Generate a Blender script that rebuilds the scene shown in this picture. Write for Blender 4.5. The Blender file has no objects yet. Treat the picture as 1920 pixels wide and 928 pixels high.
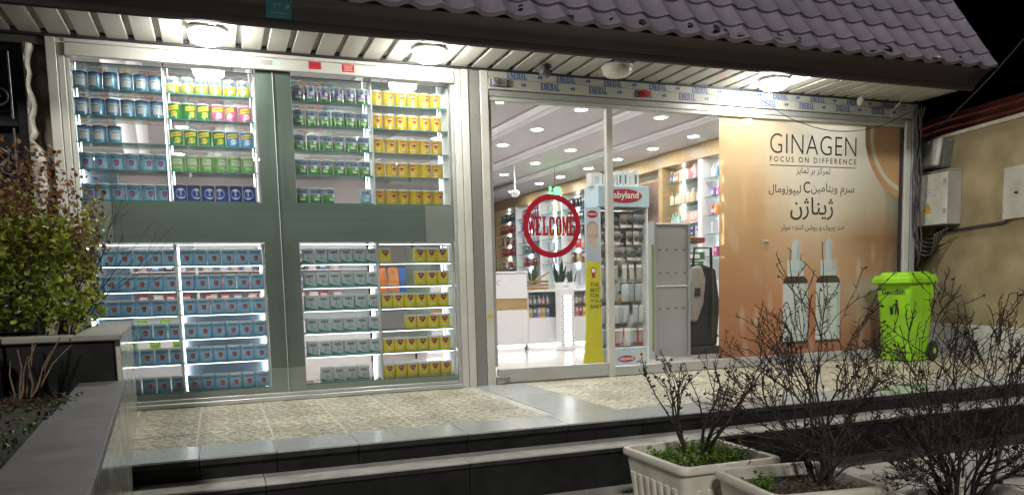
import bpy, bmesh, math, random
from mathutils import Vector, Matrix
R_ = math.radians
rnd = random.Random(7)
sc = bpy.context.scene
COL = sc.collection
# ------------------------------------------------------------------ camera
cam_d = bpy.data.cameras.new('camera'); cam = bpy.data.objects.new('camera', cam_d); COL.objects.link(cam)
Mr = Matrix(((0.934697, 0.059139, -0.350492), (-0.354529, 0.084294, -0.931238), (-0.025528, 0.994684, 0.099756)))
cam.matrix_world = Matrix.Translation((-0.0300, -6.4449, 0.8385)) @ Mr.to_4x4()
cam_d.sensor_fit = 'HORIZONTAL'; cam_d.sensor_width = 36
cam_d.lens = 1450.24 / 1920 * 36; cam_d.shift_y = (688.08 - 464) / 1920
cam_d.clip_start = 0.05; cam_d.clip_end = 500
sc.camera = cam
# ------------------------------------------------------------------ world, moon-weak sun, exposure
w = bpy.data.worlds.new("World"); sc.world = w; w.use_nodes = True
nt = w.node_tree
sky = nt.nodes.new('ShaderNodeTexSky'); sky.sky_type = 'NISHITA'; sky.sun_disc = False
SUN_EL, SUN_AZ = 38, 205
sky.sun_elevation = R_(-6); sky.sun_rotation = R_(SUN_AZ)
bg = nt.nodes['Background']; bg.inputs['Strength'].default_value = 0.05
nt.links.new(sky.outputs[0], bg.inputs[0])
sl = bpy.data.lights.new('sun', 'SUN'); sl.energy = 0.44; sl.angle = R_(8); sl.color = (1, .95, .9)
so = bpy.data.objects.new('sun', sl); COL.objects.link(so)
a_, e_ = R_(SUN_AZ), R_(SUN_EL)
so.rotation_euler = Vector((math.sin(a_) * math.cos(e_), math.cos(a_) * math.cos(e_), math.sin(e_))).to_track_quat('Z', 'Y').to_euler()
sc.view_settings.view_transform = 'Standard'; sc.view_settings.look = 'None'
sc.view_settings.exposure = 2.17; sc.view_settings.gamma = 1
sc.cycles.transparent_max_bounces = 24; sc.cycles.max_bounces = 8; sc.cycles.diffuse_bounces = 4
sc.cycles.glossy_bounces = 4; sc.cycles.sample_clamp_indirect = 4; sc.cycles.caustics_reflective = False; sc.cycles.caustics_refractive = False
LAMP_E, DOWN_E, COVE_E, STRIP_E = 36, 54, 2.8, 3.6

# ------------------------------------------------------------------ materials
def lin(c):
    if isinstance(c, str):
        c = [int(c[i:i + 2], 16) / 255 for i in (0, 2, 4)]
        return tuple(x / 12.92 if x < .04045 else ((x + .055) / 1.055) ** 2.4 for x in c)
    return c
def fill(e, stops):
    e[0].position = stops[0][0]; e[0].color = (*lin(stops[0][1]), 1); e[1].position = stops[-1][0]; e[1].color = (*lin(stops[-1][1]), 1)
    for p_, c in stops[1:-1]: e.new(p_).color = (*lin(c), 1)
MATS = {}
def pm(name, col, rough=.5, metal=0, var=0.12, nscale=8, bump=0, bscale=60, spec=.5, emit=None, estr=0, trans=0, grime=None, stretch=None, coat=0, rndobj=0):
    """procedural Principled material: noise-varied colour and roughness, optional bump and grime"""
    if name in MATS: return MATS[name]
    m = bpy.data.materials.new(name); m.use_nodes = True; n = m.node_tree; b = n.nodes['Principled BSDF']
    col = lin(col)
    b.inputs['Roughness'].default_value = rough; b.inputs['Metallic'].default_value = metal
    b.inputs['Specular IOR Level'].default_value = spec
    if coat: b.inputs['Coat Weight'].default_value = coat
    tc = n.nodes.new('ShaderNodeTexCoord'); src = tc.outputs['Object']
    if stretch:
        mp = n.nodes.new('ShaderNodeMapping'); mp.inputs['Scale'].default_value = stretch; n.links.new(src, mp.inputs[0]); src = mp.outputs[0]
    nz = n.nodes.new('ShaderNodeTexNoise'); nz.inputs['Scale'].default_value = nscale; nz.inputs['Detail'].default_value = 6; n.links.new(src, nz.inputs['Vector'])
    rp = n.nodes.new('ShaderNodeValToRGB'); rp.color_ramp.elements[0].position = .3; rp.color_ramp.elements[1].position = .7
    lo = tuple(c * (1 - var) for c in col) if grime is None else lin(grime)
    rp.color_ramp.elements[0].color = (*lo, 1); rp.color_ramp.elements[1].color = (*[min(1, c * (1 + var)) for c in col], 1)
    n.links.new(nz.outputs[0], rp.inputs[0])
    out = rp.outputs[0]
    if rndobj:
        oi = n.nodes.new('ShaderNodeObjectInfo'); mr = n.nodes.new('ShaderNodeMapRange'); mr.inputs[3].default_value = 1 - rndobj; mr.inputs[4].default_value = 1 + rndobj
        n.links.new(oi.outputs['Random'], mr.inputs[0]); hs = n.nodes.new('ShaderNodeHueSaturation'); n.links.new(mr.outputs[0], hs.inputs['Value']); n.links.new(out, hs.inputs['Color']); out = hs.outputs[0]
    n.links.new(out, b.inputs['Base Color'])
    rm = n.nodes.new('ShaderNodeMapRange'); rm.inputs[3].default_value = max(.02, rough * .8); rm.inputs[4].default_value = min(1, rough * 1.25)
    n.links.new(nz.outputs[0], rm.inputs[0]); n.links.new(rm.outputs[0], b.inputs['Roughness'])
    if bump:
        nb = n.nodes.new('ShaderNodeTexNoise'); nb.inputs['Scale'].default_value = bscale; nb.inputs['Detail'].default_value = 4; n.links.new(src, nb.inputs['Vector'])
        bp = n.nodes.new('ShaderNodeBump'); bp.inputs['Strength'].default_value = bump; bp.inputs['Distance'].default_value = .01
        n.links.new(nb.outputs[0], bp.inputs['Height']); n.links.new(bp.outputs[0], b.inputs['Normal'])
    if emit is not None:
        b.inputs['Emission Color'].default_value = (*lin(emit), 1); b.inputs['Emission Strength'].default_value = estr
    if trans: b.inputs['Transmission Weight'].default_value = trans
    MATS[name] = m; return m
def glass(name, tint, refl=1.0, rough=.0, haze=0.0, hazecol=(.8, .9, .85)):
    """single-sheet pane: straight-through transparency, Fresnel gloss, a little surface dirt"""
    if name in MATS: return MATS[name]
    m = bpy.data.materials.new(name); m.use_nodes = True; n = m.node_tree; n.nodes.clear()
    o = n.nodes.new('ShaderNodeOutputMaterial'); t = n.nodes.new('ShaderNodeBsdfTransparent'); g = n.nodes.new('ShaderNodeBsdfGlossy'); d = n.nodes.new('ShaderNodeBsdfDiffuse')
    t.inputs[0].default_value = (*tint, 1); g.inputs['Roughness'].default_value = rough; d.inputs[0].default_value = (*hazecol, 1)
    f = n.nodes.new('ShaderNodeFresnel'); f.inputs[0].default_value = 1.5
    mu = n.nodes.new('ShaderNodeMath'); mu.operation = 'MULTIPLY'; mu.inputs[1].default_value = refl; n.links.new(f.outputs[0], mu.inputs[0])
    nz = n.nodes.new('ShaderNodeTexNoise'); nz.inputs['Scale'].default_value = 3; nz.inputs['Detail'].default_value = 8
    tc = n.nodes.new('ShaderNodeTexCoord'); n.links.new(tc.outputs['Object'], nz.inputs['Vector'])
    mh = n.nodes.new('ShaderNodeMath'); mh.operation = 'MULTIPLY'; mh.inputs[1].default_value = haze * 2; n.links.new(nz.outputs[0], mh.inputs[0])
    m0 = n.nodes.new('ShaderNodeMixShader'); n.links.new(mh.outputs[0], m0.inputs[0]); n.links.new(t.outputs[0], m0.inputs[1]); n.links.new(d.outputs[0], m0.inputs[2])
    m1 = n.nodes.new('ShaderNodeMixShader'); n.links.new(mu.outputs[0], m1.inputs[0]); n.links.new(m0.outputs[0], m1.inputs[1]); n.links.new(g.outputs[0], m1.inputs[2])
    n.links.new(m1.outputs[0], o.inputs[0]); MATS[name] = m; return m
def zramp(name, stops, rough=.35, axis=2, lo=0., hi=1., metal=0, noise=.03, emit=0):
    """printed bands along one object axis, e.g. the print on a can"""
    if name in MATS: return MATS[name]
    m = bpy.data.materials.new(name); m.use_nodes = True; n = m.node_tree; b = n.nodes['Principled BSDF']
    tc = n.nodes.new('ShaderNodeTexCoord'); sp = n.nodes.new('ShaderNodeSeparateXYZ'); n.links.new(tc.outputs['Object'], sp.inputs[0])
    mr = n.nodes.new('ShaderNodeMapRange'); mr.inputs[1].default_value = lo; mr.inputs[2].default_value = hi; n.links.new(sp.outputs[axis], mr.inputs[0])
    nz = n.nodes.new('ShaderNodeTexNoise'); nz.inputs['Scale'].default_value = 5 / (hi - lo) * .3; n.links.new(tc.outputs['Object'], nz.inputs['Vector'])
    ad = n.nodes.new('ShaderNodeMath'); ad.operation = 'MULTIPLY_ADD'; ad.inputs[1].default_value = noise; n.links.new(nz.outputs[0], ad.inputs[0]); n.links.new(mr.outputs[0], ad.inputs[2])
    rp = n.nodes.new('ShaderNodeValToRGB'); e = rp.color_ramp.elements
    fill(e, stops)
    n.links.new(ad.outputs[0], rp.inputs[0]); n.links.new(rp.outputs[0], b.inputs['Base Color']); b.inputs['Roughness'].default_value = rough; b.inputs['Metallic'].default_value = metal
    MATS[name] = m; return m
def emis(name, col, s):
    if name in MATS: return MATS[name]
    m = bpy.data.materials.new(name); m.use_nodes = True; n = m.node_tree; n.nodes.clear()
    o = n.nodes.new('ShaderNodeOutputMaterial'); e = n.nodes.new('ShaderNodeEmission'); e.inputs[0].default_value = (*lin(col), 1); e.inputs[1].default_value = s
    n.links.new(e.outputs[0], o.inputs[0]); MATS[name] = m; return m

ALU = pm('white_aluminium', (.48, .48, .445), .45, 0, .06, 3, .03, 40, grime=(.42, .415, .37))
ALUG = pm('grey_aluminium', (.42, .43, .42), .35, .3, .08, 4, .03, 60)
DARK = pm('dark_rubber', (.02, .02, .022), .5)
BLACK = pm('black_plastic', (.015, .015, .016), .4)
SOFF = pm('cream_soffit', (.46, .455, .405), .3, 0, .06, 2.5, .02, 30, rndobj=.06, stretch=(3, 1, 1))
FASC = pm('brown_fascia', (.030, .023, .022), .42, .1, .25, 3, .04, 20, stretch=(.3, 3, 3))
TILE = pm('purple_grey_roof_tile', (.195, .178, .218), .38, .1, .25, 5, .05, 50, rndobj=.12)
ROOFU = pm('roof_underlay', (.05, .045, .05), .7)
GRAN = pm('grey_granite', (.36, .38, .37), .22, 0, .10, 30, .02, 200, rndobj=.07)
GRANP = pm('pale_granite', (.48, .475, .45), .35, 0, .12, 6, .03, 200, rndobj=.09, grime=(.34, .33, .29))
BLKG = pm('black_granite', (.009, .0095, .0095), .5, 0, .6, 7, .04, 60, spec=.3)
NOSE = pm('dark_slab_edge', (.022, .023, .022), .45, 0, .4, 12, .04, 60, spec=.3)
WHITE = pm('white_laminate', (.78, .78, .78), .35, 0, .03)
WALLI = pm('interior_white_wall', (.70, .68, .69), .7, 0, .03)
CEIL = pm('ceiling_white', (.60, .575, .585), .75, 0, .02)
WOOD = pm('beige_wood', (.42, .285, .135), .35, 0, .12, 4, stretch=(1, 6, 6))
CHROME = pm('chrome_rail', (.7, .7, .7), .18, .9, .04)
GREY = pm('grey_metal', (.34, .36, .36), .4, .3, .06)
PINKF = pm('polished_pink_floor', (.52, .47, .455), .16, 0, .06, 3)
CABLE = pm('grey_cable', (.05, .05, .052), .6)
CABLW = pm('pale_cable', (.45, .43, .36), .6)
LAMPM = emis('lamp_glow', (1, .98, .92), LAMP_E)
DOWNM = emis('downlight_glow', (1, .97, .95), DOWN_E)
COVEM = emis('cove_glow', (1, .97, .95), COVE_E)
STRIPM = emis('showcase_strip_glow', (.86, .92, 1), STRIP_E)
STRIP2 = emis('shelf_strip_glow', (.9, .95, 1), 1.2)
PANE = glass('window_glass', (.935, .955, .94), .5, 0, .018)
PANE2 = glass('door_glass', (.95, .965, .955), .16, 0, .010)
PANE3 = glass('poster_glass', (.95, .965, .955), .035, 0, .012)
SHELFG = glass('shelf_glass', (.86, .96, .93), .9, 0, .02)
EDGE = pm('shelf_glass_edge', (.06, .26, .24), .15, 0, .1, spec=.8)
TXT = pm('black_print', (.012, .012, .014), .5, var=.05)
RED = pm('red_print', (.33, .006, .022), .45, var=.1)
WHT = pm('white_print', (.8, .8, .8), .5, var=.02)
BLUEP = pm('blue_print', (.012, .075, .24), .5, var=.15)

# ------------------------------------------------------------------ mesh helpers
class MB:
    def __init__(s): s.v = []; s.f = []; s.m = []
    def add(s, vs, fs, mi=0, M=None):
        b = len(s.v)
        s.v += [tuple(M @ Vector(p)) for p in vs] if M else [tuple(p) for p in vs]
        s.f += [tuple(i + b for i in f) for f in fs]; s.m += [mi] * len(fs); return s
    def box(s, x0, x1, y0, y1, z0, z1, mi=0, M=None):
        v = [(x, y, z) for z in (z0, z1) for y in (y0, y1) for x in (x0, x1)]
        return s.add(v, [(0, 2, 3, 1), (4, 5, 7, 6), (0, 1, 5, 4), (2, 6, 7, 3), (0, 4, 6, 2), (1, 3, 7, 5)], mi, M)
    def poly(s, pts, mi=0, M=None): return s.add(pts, [tuple(range(len(pts)))], mi, M)
    def prism(s, pts, x0, x1, mi=0, M=None):
        """(y,z) outline extruded along x"""
        n = len(pts); v = [(x0, *p) for p in pts] + [(x1, *p) for p in pts]
        return s.add(v, [tuple(range(n))[::-1], tuple(range(n, 2 * n))] + [(i, (i + 1) % n, n + (i + 1) % n, n + i) for i in range(n)], mi, M)
    def lathe(s, prof, n=16, mi=0, M=None, cap=True):
        v = [(r * math.cos(2 * math.pi * k / n), r * math.sin(2 * math.pi * k / n), z) for r, z in prof for k in range(n)]
        f = [(j * n + k, j * n + (k + 1) % n, (j + 1) * n + (k + 1) % n, (j + 1) * n + k) for j in range(len(prof) - 1) for k in range(n)]
        if cap: f += [tuple(range(n))[::-1], tuple(range((len(prof) - 1) * n, len(prof) * n))]
        return s.add(v, f, mi, M)
    def tube(s, pts, r, n=6, mi=0, r1=None):
        pts = [Vector(p) for p in pts]; N = len(pts); v = []
        up = Vector((.13, .21, .97))
        for i, p in enumerate(pts):
            d = (pts[min(i + 1, N - 1)] - pts[max(i - 1, 0)]); d = d.normalized() if d.length > 1e-9 else Vector((0, 0, 1))
            if abs(d.dot(up)) > .98: up = Vector((.9, .3, .1))
            a = d.cross(up).normalized(); b = d.cross(a)
            rr = r if r1 is None else r + (r1 - r) * i / max(1, N - 1)
            v += [p + a * rr * math.cos(2 * math.pi * k / n) + b * rr * math.sin(2 * math.pi * k / n) for k in range(n)]
        f = [(j * n + k, j * n + (k + 1) % n, (j + 1) * n + (k + 1) % n, (j + 1) * n + k) for j in range(N - 1) for k in range(n)]
        if n > 2: f += [tuple(range(n))[::-1], tuple(range((N - 1) * n, N * n))]
        return s.add(v, f, mi)
    def mesh(s, name, mats, smooth=False, bevel=0, seg=1):
        me = bpy.data.meshes.new(name); me.from_pydata(s.v, [], s.f)
        for m in (mats if isinstance(mats, (list, tuple)) else [mats]): me.materials.append(m)
        if any(s.m): me.polygons.foreach_set('material_index', s.m)
        if bevel:
            bm = bmesh.new(); bm.from_mesh(me); bmesh.ops.remove_doubles(bm, verts=bm.verts, dist=1e-5)
            bmesh.ops.bevel(bm, geom=[e for e in bm.edges if len(e.link_faces) == 2 and e.calc_face_angle(0) > .6], offset=bevel, segments=seg, affect='EDGES', profile=.5, clamp_overlap=True)
            bm.to_mesh(me); bm.free()
        if smooth: me.shade_smooth()
        if smooth == 'auto':
            try: me.set_sharp_from_angle(angle=R_(35))
            except Exception: pass
        me.update(); return me
def thing(name, label, cat, loc=(0, 0, 0), rz=0, group=None):
    o = bpy.data.objects.new(name, None); COL.objects.link(o); o.location = loc; o.rotation_euler = (0, 0, rz); o.empty_display_size = .05
    o['label'] = label; o['category'] = cat
    if group: o['group'] = group
    return o
def tag(o, label, cat, group=None):
    o['label'] = label; o['category'] = cat
    if group: o['group'] = group
    return o
def obj(name, me, parent=None, kind=None, label=None, loc=None, rot=None, world=True):
    """link a mesh; world=True: its vertices are in world space even under a parent"""
    o = bpy.data.objects.new(name, me); COL.objects.link(o)
    if loc is not None: o.location = loc
    if rot is not None: o.rotation_euler = rot
    if parent is not None:
        o.parent = parent
        if world:
            M = Matrix.Identity(4); q = parent; chain = []
            while q is not None: chain.append(q); q = q.parent
            for q in reversed(chain): M = M @ q.matrix_parent_inverse @ Matrix.LocRotScale(q.location, q.rotation_euler, q.scale)
            o.matrix_parent_inverse = M.inverted()
    if kind: o['kind'] = kind
    if label: o['label'] = label
    return o
def bx(name, x0, x1, y0, y1, z0, z1, mat, parent=None, bevel=.003, kind=None, label=None, M=None):
    return obj(name, MB().box(x0, x1, y0, y1, z0, z1, 0, M).mesh(name, mat, bevel=bevel), parent, kind, label)
def dup(o, parent=None, loc=None):
    """copy of a thing with its parts and sub-parts, sharing mesh data"""
    c = o.copy(); COL.objects.link(c); c.parent = parent
    if loc is not None: c.location = loc
    for ch in o.children: dup(ch, c)
    return c
_T = {}
def text(s, size=1.0, bold=0.0, res=2, space=1.0, sx=1.0):
    """flat letter outlines in the xz plane, facing -y, centred"""
    k = (s, bold, res, space)
    if k not in _T:
        c = bpy.data.curves.new('lettering', 'FONT'); c.body = s; c.offset = bold; c.resolution_u = res; c.space_character = space
        o = bpy.data.objects.new('lettering', c); COL.objects.link(o); bpy.context.view_layer.update()
        me = bpy.data.meshes.new_from_object(o.evaluated_get(bpy.context.evaluated_depsgraph_get()))
        v = [q.co.copy() for q in me.vertices]; f = [tuple(p.vertices) for p in me.polygons]
        bpy.data.objects.remove(o); bpy.data.curves.remove(c); bpy.data.meshes.remove(me)
        if not v: v = [Vector((0, 0, 0))]
        cx = (min(q.x for q in v) + max(q.x for q in v)) / 2; cy = (min(q.y for q in v) + max(q.y for q in v)) / 2
        _T[k] = ([(q.x - cx, 0, q.y - cy) for q in v], f)
    v, f = _T[k]
    return [(p[0] * size * sx, 0, p[2] * size) for p in v], f
def text_w(s, width, height=None, **kw):
    v, f = text(s, 1.0, **kw); w0 = max(p[0] for p in v) - min(p[0] for p in v); h0 = max(p[2] for p in v) - min(p[2] for p in v)
    k = width / w0; kz = k if height is None else height / h0
    return [(p[0] * k, 0, p[2] * kz) for p in v], f
FORMS = {}
for ch, base, n in (('ا', 0xFE8D, 2), ('ب', 0xFE8F, 4), ('پ', 0xFB56, 4), ('ت', 0xFE95, 4), ('ث', 0xFE99, 4), ('چ', 0xFB7A, 4), ('د', 0xFEA9, 2), ('ر', 0xFEAD, 2), ('ز', 0xFEAF, 2), ('ژ', 0xFB8A, 2), ('س', 0xFEB1, 4), ('ش', 0xFEB5, 4), ('ض', 0xFEBD, 4), ('ک', 0xFB8E, 4), ('ل', 0xFEDD, 4), ('م', 0xFEE1, 4), ('ن', 0xFEE5, 4), ('و', 0xFEED, 2), ('ه', 0xFEE9, 4), ('ی', 0xFBFC, 4)):
    FORMS[ch] = (base, n)
def persian(s):
    out = []
    for i, ch in enumerate(s):
        if ch not in FORMS: out.append(ch); continue
        base, n = FORMS[ch]
        prev = i > 0 and s[i - 1] in FORMS and FORMS[s[i - 1]][1] == 4
        nxt = n == 4 and i + 1 < len(s) and s[i + 1] in FORMS
        out.append(chr(base + (3 if prev and nxt else 1 if prev else 2 if nxt else 0)))
    return ''.join(reversed(out))
def T(x, y, z, rz=0): return Matrix.Translation((x, y, z)) @ Matrix.Rotation(rz, 4, 'Z')
def disc(cx, cz, rx, rz_, n=32, y=0): return [(cx + rx * math.cos(-2 * math.pi * k / n), y, cz + rz_ * math.sin(-2 * math.pi * k / n)) for k in range(n)]
ORD = ['first', 'second', 'third', 'fourth', 'fifth', 'sixth', 'seventh', 'eighth', 'ninth']
# ================================================================== GROUND, PORCH, STEPS
def pebble(name, base, dark, sc_=70):
    m = bpy.data.materials.new(name); m.use_nodes = True; n = m.node_tree; b = n.nodes['Principled BSDF']
    tc = n.nodes.new('ShaderNodeTexCoord'); v = n.nodes.new('ShaderNodeTexVoronoi'); v.inputs['Scale'].default_value = sc_; n.links.new(tc.outputs['Object'], v.inputs['Vector'])
    oi = n.nodes.new('ShaderNodeObjectInfo')
    r = n.nodes.new('ShaderNodeValToRGB'); e = r.color_ramp.elements; e[0].position = 0; e[0].color = (*lin(dark), 1); e[1].position = 1; e[1].color = (*lin(base), 1)
    hs = n.nodes.new('ShaderNodeSeparateColor'); n.links.new(v.outputs['Color'], hs.inputs[0]); n.links.new(hs.outputs[0], r.inputs[0])
    nz = n.nodes.new('ShaderNodeTexNoise'); nz.inputs['Scale'].default_value = 2.2; nz.inputs['Detail'].default_value = 5
    ge = n.nodes.new('ShaderNodeNewGeometry'); n.links.new(ge.outputs['Position'], nz.inputs['Vector'])
    mx = n.nodes.new('ShaderNodeMix'); mx.data_type = 'RGBA'; mx.blend_type = 'MULTIPLY'; mx.inputs[0].default_value = .8
    r2 = n.nodes.new('ShaderNodeValToRGB'); r2.color_ramp.elements[0].position = .3; r2.color_ramp.elements[0].color = (.62, .60, .58, 1); r2.color_ramp.elements[1].position = .62; r2.color_ramp.elements[1].color = (1, 1, 1, 1)
    n.links.new(nz.outputs[0], r2.inputs[0]); n.links.new(r.outputs[0], mx.inputs[6]); n.links.new(r2.outputs[0], mx.inputs[7])
    mr = n.nodes.new('ShaderNodeMapRange'); mr.inputs[3].default_value = .88; mr.inputs[4].default_value = 1.1; n.links.new(oi.outputs['Random'], mr.inputs[0])
    h2 = n.nodes.new('ShaderNodeHueSaturation'); n.links.new(mr.outputs[0], h2.inputs['Value']); n.links.new(mx.outputs[2], h2.inputs['Color']); n.links.new(h2.outputs[0], b.inputs['Base Color'])
    bp = n.nodes.new('ShaderNodeBump'); bp.inputs['Strength'].default_value = .5; bp.inputs['Distance'].default_value = .006; bp.invert = True
    n.links.new(v.outputs['Distance'], bp.inputs['Height']); n.links.new(bp.outputs[0], b.inputs['Normal']); b.inputs['Roughness'].default_value = .5
    return m
PEB = pebble('washed_pebble_tile', (.68, .65, .51), (.17, .152, .11), 46)
PAVE = pm('street_paving', (.30, .29, .26), .7, 0, .25, 6, .2, 80)
MORT = pm('tile_mortar', (.60, .57, .46), .8, 0, .2, 20)
bx('ground', -60, 60, -60, 40, -.8, -.36, PAVE, bevel=0, kind='structure')
porch = bx('porch_floor', -.75, 9, -2.10, .02, -.30, -.0015, MORT, bevel=0, kind='structure')
tile_me = {}
def tile(x0, x1, y0, y1):
    k = (round(x1 - x0, 3), round(y1 - y0, 3))
    if k not in tile_me:
        tile_me[k] = MB().box(-k[0] / 2 + .0045, k[0] / 2 - .0045, -k[1] / 2 + .0045, k[1] / 2 - .0045, -.02, 0).mesh('paving_tile', PEB, bevel=.001)
    o = obj('paving_tile', tile_me[k], porch, loc=((x0 + x1) / 2, (y0 + y1) / 2, rnd.uniform(-.0015, .0015)))
for r in range(4):
    y0 = -1.78 + r * .44
    for k in range(6):
        x0 = -.62 + k * .4267; tile(x0, x0 + .4267, y0, y0 + .44)
    for k in range(11):
        x0 = 2.49 + k * .45; tile(x0, x0 + .45, y0, y0 + .44)
# polished band across the porch, edge slabs
def slab(name, x0, x1, y0, y1, z0, z1, mat, par): return bx(name, x0 + .0015, x1 - .0015, y0, y1, z0, z1 + rnd.uniform(0, .002), mat, par, bevel=.0025)
for y0, y1 in ((-.80, -.02), (-1.78, -.803)):
    slab('granite_slab', 2.03, 2.485, y0, y1, -.03, .004, GRAN, porch); slab('granite_strip', 1.945, 2.027, y0, y1, -.03, .001, GRANP, porch)
xs = [-.62, -.17, .22, .66, 1.30, 1.95, 2.49, 3.10, 3.85, 4.6, 5.3, 6.0, 6.7, 7.4]
for a, b in zip(xs, xs[1:]):
    slab('edge_slab', a, b, -2.155, -1.783, -.006, .004, GRAN, porch)
    bx('slab_nose', a + .0015, b - .0015, -2.152, -2.127, -.036, -.0065, NOSE, porch)
for a, b in zip(xs, xs[1:]): slab('riser_slab', a, b, -2.125, -2.102, -.30, -.036, BLKG, porch)
steps = bx('lower_step', -.75, 9, -2.335, -2.10, -.40, -.15, BLKG, bevel=0, kind='structure')
xs = [-.62, .145, 1.24, 2.2, 3.0, 3.9, 4.8, 5.7, 6.6, 7.4]
for a, b in zip(xs, xs[1:]):
    slab('tread_slab', a, b, -2.375, -2.128, -.126, -.116, GRANP, steps)
    bx('slab_nose', a + .0015, b - .0015, -2.372, -2.130, -.1505, -.1265, NOSE, steps)
for a, b in zip(xs, xs[1:]): slab('riser_slab', a, b, -2.356, -2.336, -.40, -.151, BLKG, steps)
bx('dark_ground_strip', 2.62, 9, -3.05, -2.336, -.42, -.356, pm('dark_ground', (.03, .03, .028), .85, 0, .3, 30, .3, 120), bevel=0, kind='structure')  # dark flat strip laid over the paving between lower step and kerb
kerb = bx('kerb', 3.2, 6.8, -3.17, -2.98, -.40, -.24, GRANP, bevel=.01, kind='structure')

# ================================================================== BUILDING
bld = thing('shop_building', 'low pharmacy shopfront with cream slatted soffit, brown gutter and purple-grey tiled roof', 'building', (3, 0, 0))
# interior shell
bx('floor', -3.5, 9.5, .04, 12, -.2, .012, PINKF, bevel=0, kind='structure')
XO, XS = -.06, 1.0
def WX(off, y): return 6.4 - .06 * y - off                      # x of the long shelved wall's face line
rw = MB().add([(6.76, .06, 0), (6.04, 12, 0), (6.10, 12, 0), (6.82, .06, 0), (6.76, .06, 2.9), (6.04, 12, 2.9), (6.10, 12, 2.9), (6.82, .06, 2.9)], [(0, 1, 2, 3), (7, 6, 5, 4), (0, 4, 5, 1), (2, 6, 7, 3), (0, 3, 7, 4), (1, 5, 6, 2)])
obj('wall_right_interior', rw.mesh('wall', WALLI), kind='structure')
bx('wall_back_interior', -3.5, 7, 11.5, 11.7, 0, 2.9, WALLI, bevel=0, kind='structure')
bx('wall_left_interior', -3.4, -3.2, .1, 11.5, 0, 2.9, WALLI, bevel=0, kind='structure')
ceil = thing('ceiling_panels', 'white shop ceiling with glowing recessed coves', 'ceiling'); del ceil['label'], ceil['category']; ceil['kind'] = 'structure'; ceil.name = 'ceiling'
bx('ceiling_slab', -3.4, 7, .05, 11.6, 2.93, 2.97, CEIL, ceil, bevel=0)
CH = [-1.62, -.61, .40, 1.41, 2.42, 3.43, 4.45, 5.48]
def skew_box(mb, xa, xb, y0, y1, z0, z1):
    v = [(x - .06 * y, y, z) for z in (z0, z1) for y in (y0, y1) for x in (xa, xb)]
    return mb.add(v, [(0, 2, 3, 1), (4, 5, 7, 6), (0, 1, 5, 4), (2, 6, 7, 3), (0, 4, 6, 2), (1, 3, 7, 5)])
prev = -3.3
for c in CH + [6.8]:
    obj('ceiling_panel', skew_box(MB(), prev, c - (.16 if c < 6.5 else -.2), .06, 11.5 if c > 6 else 7.2, 2.75, 2.80).mesh('ceiling_panel', CEIL, bevel=.004), ceil)
    prev = c + .16
obj('ceiling_panel', skew_box(MB(), -3.3, 5.37, 7.2, 11.5, 2.75, 2.80).mesh('ceiling_panel', CEIL), ceil)
for c in CH:
    v = [(x - .06 * y, y, z) for y in (.08, 7.15) for x, z in ((c + .156, 2.801), (c + .02, 2.925), (c + .04, 2.929), (c + .176, 2.803))]
    obj('cove_slope', MB().add(v, [(0, 1, 5, 4), (1, 2, 6, 5), (2, 3, 7, 6), (3, 0, 4, 7), (3, 2, 1, 0), (4, 5, 6, 7)]).mesh('cove_slope', WHITE), ceil)
    obj('cove_strip', skew_box(MB(), c - .215, c - .185, .1, 7.1, 2.805, 2.82).mesh('cove_strip', COVEM), ceil)
    obj('cove_lip', skew_box(MB(), c - .162, c - .148, .08, 7.2, 2.725, 2.749).mesh('cove_lip', CEIL), ceil)
# downlights
dl = MB().lathe([(.066, 2.744), (.07, 2.7445), (.085, 2.742), (.088, 2.7495)], 20, cap=False).mesh('trim_ring', pm('downlight_ring', (.8, .8, .8), .3), smooth=True)
dg = MB().lathe([(.066, 2.7465), (.066, 2.7475)], 20).mesh('diffuser', DOWNM)
def downlight(x, y, row, k):
    t = thing('downlight', f'recessed downlight, {ORD[k]} from the glass, ceiling row {row}', 'ceiling light', (x, y, 0), 0, 'recessed downlights in the shop ceiling')
    obj('trim_ring', dl, t, world=False); obj('diffuser', dg, t, world=False)
for row, x0, ys in (('beside the shelved wall', 5.995, (.42, 1.3, 2.31, 3.22, 4.13, 5.03, 5.99, 6.82, 8.0)), ('second from the shelved wall', 4.92, (.42, 1.44, 3.59, 4.72, 5.9)), ('third from the shelved wall', 3.84, (.42, 1.31, 2.39, 3.43, 5.0)), ('behind the granite column', 2.865, (.42, 1.17, 3.2, 5.2)),  # first lamp of each row here is unseen, added to brighten the stands
                    ('behind the rightmost can bay', 1.88, (1.15, 3.4)), ('behind the third can bay', .9, (1.5, 3.0, 5.2)), ('behind the second can bay', -.1, (1.3, 3.2, 5.0)), ('behind the leftmost can bay', -1.1, (1.3, 3.4, 5.6))):
    for k, y in enumerate(ys): downlight(x0 - .06 * y, y, row, k)
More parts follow.
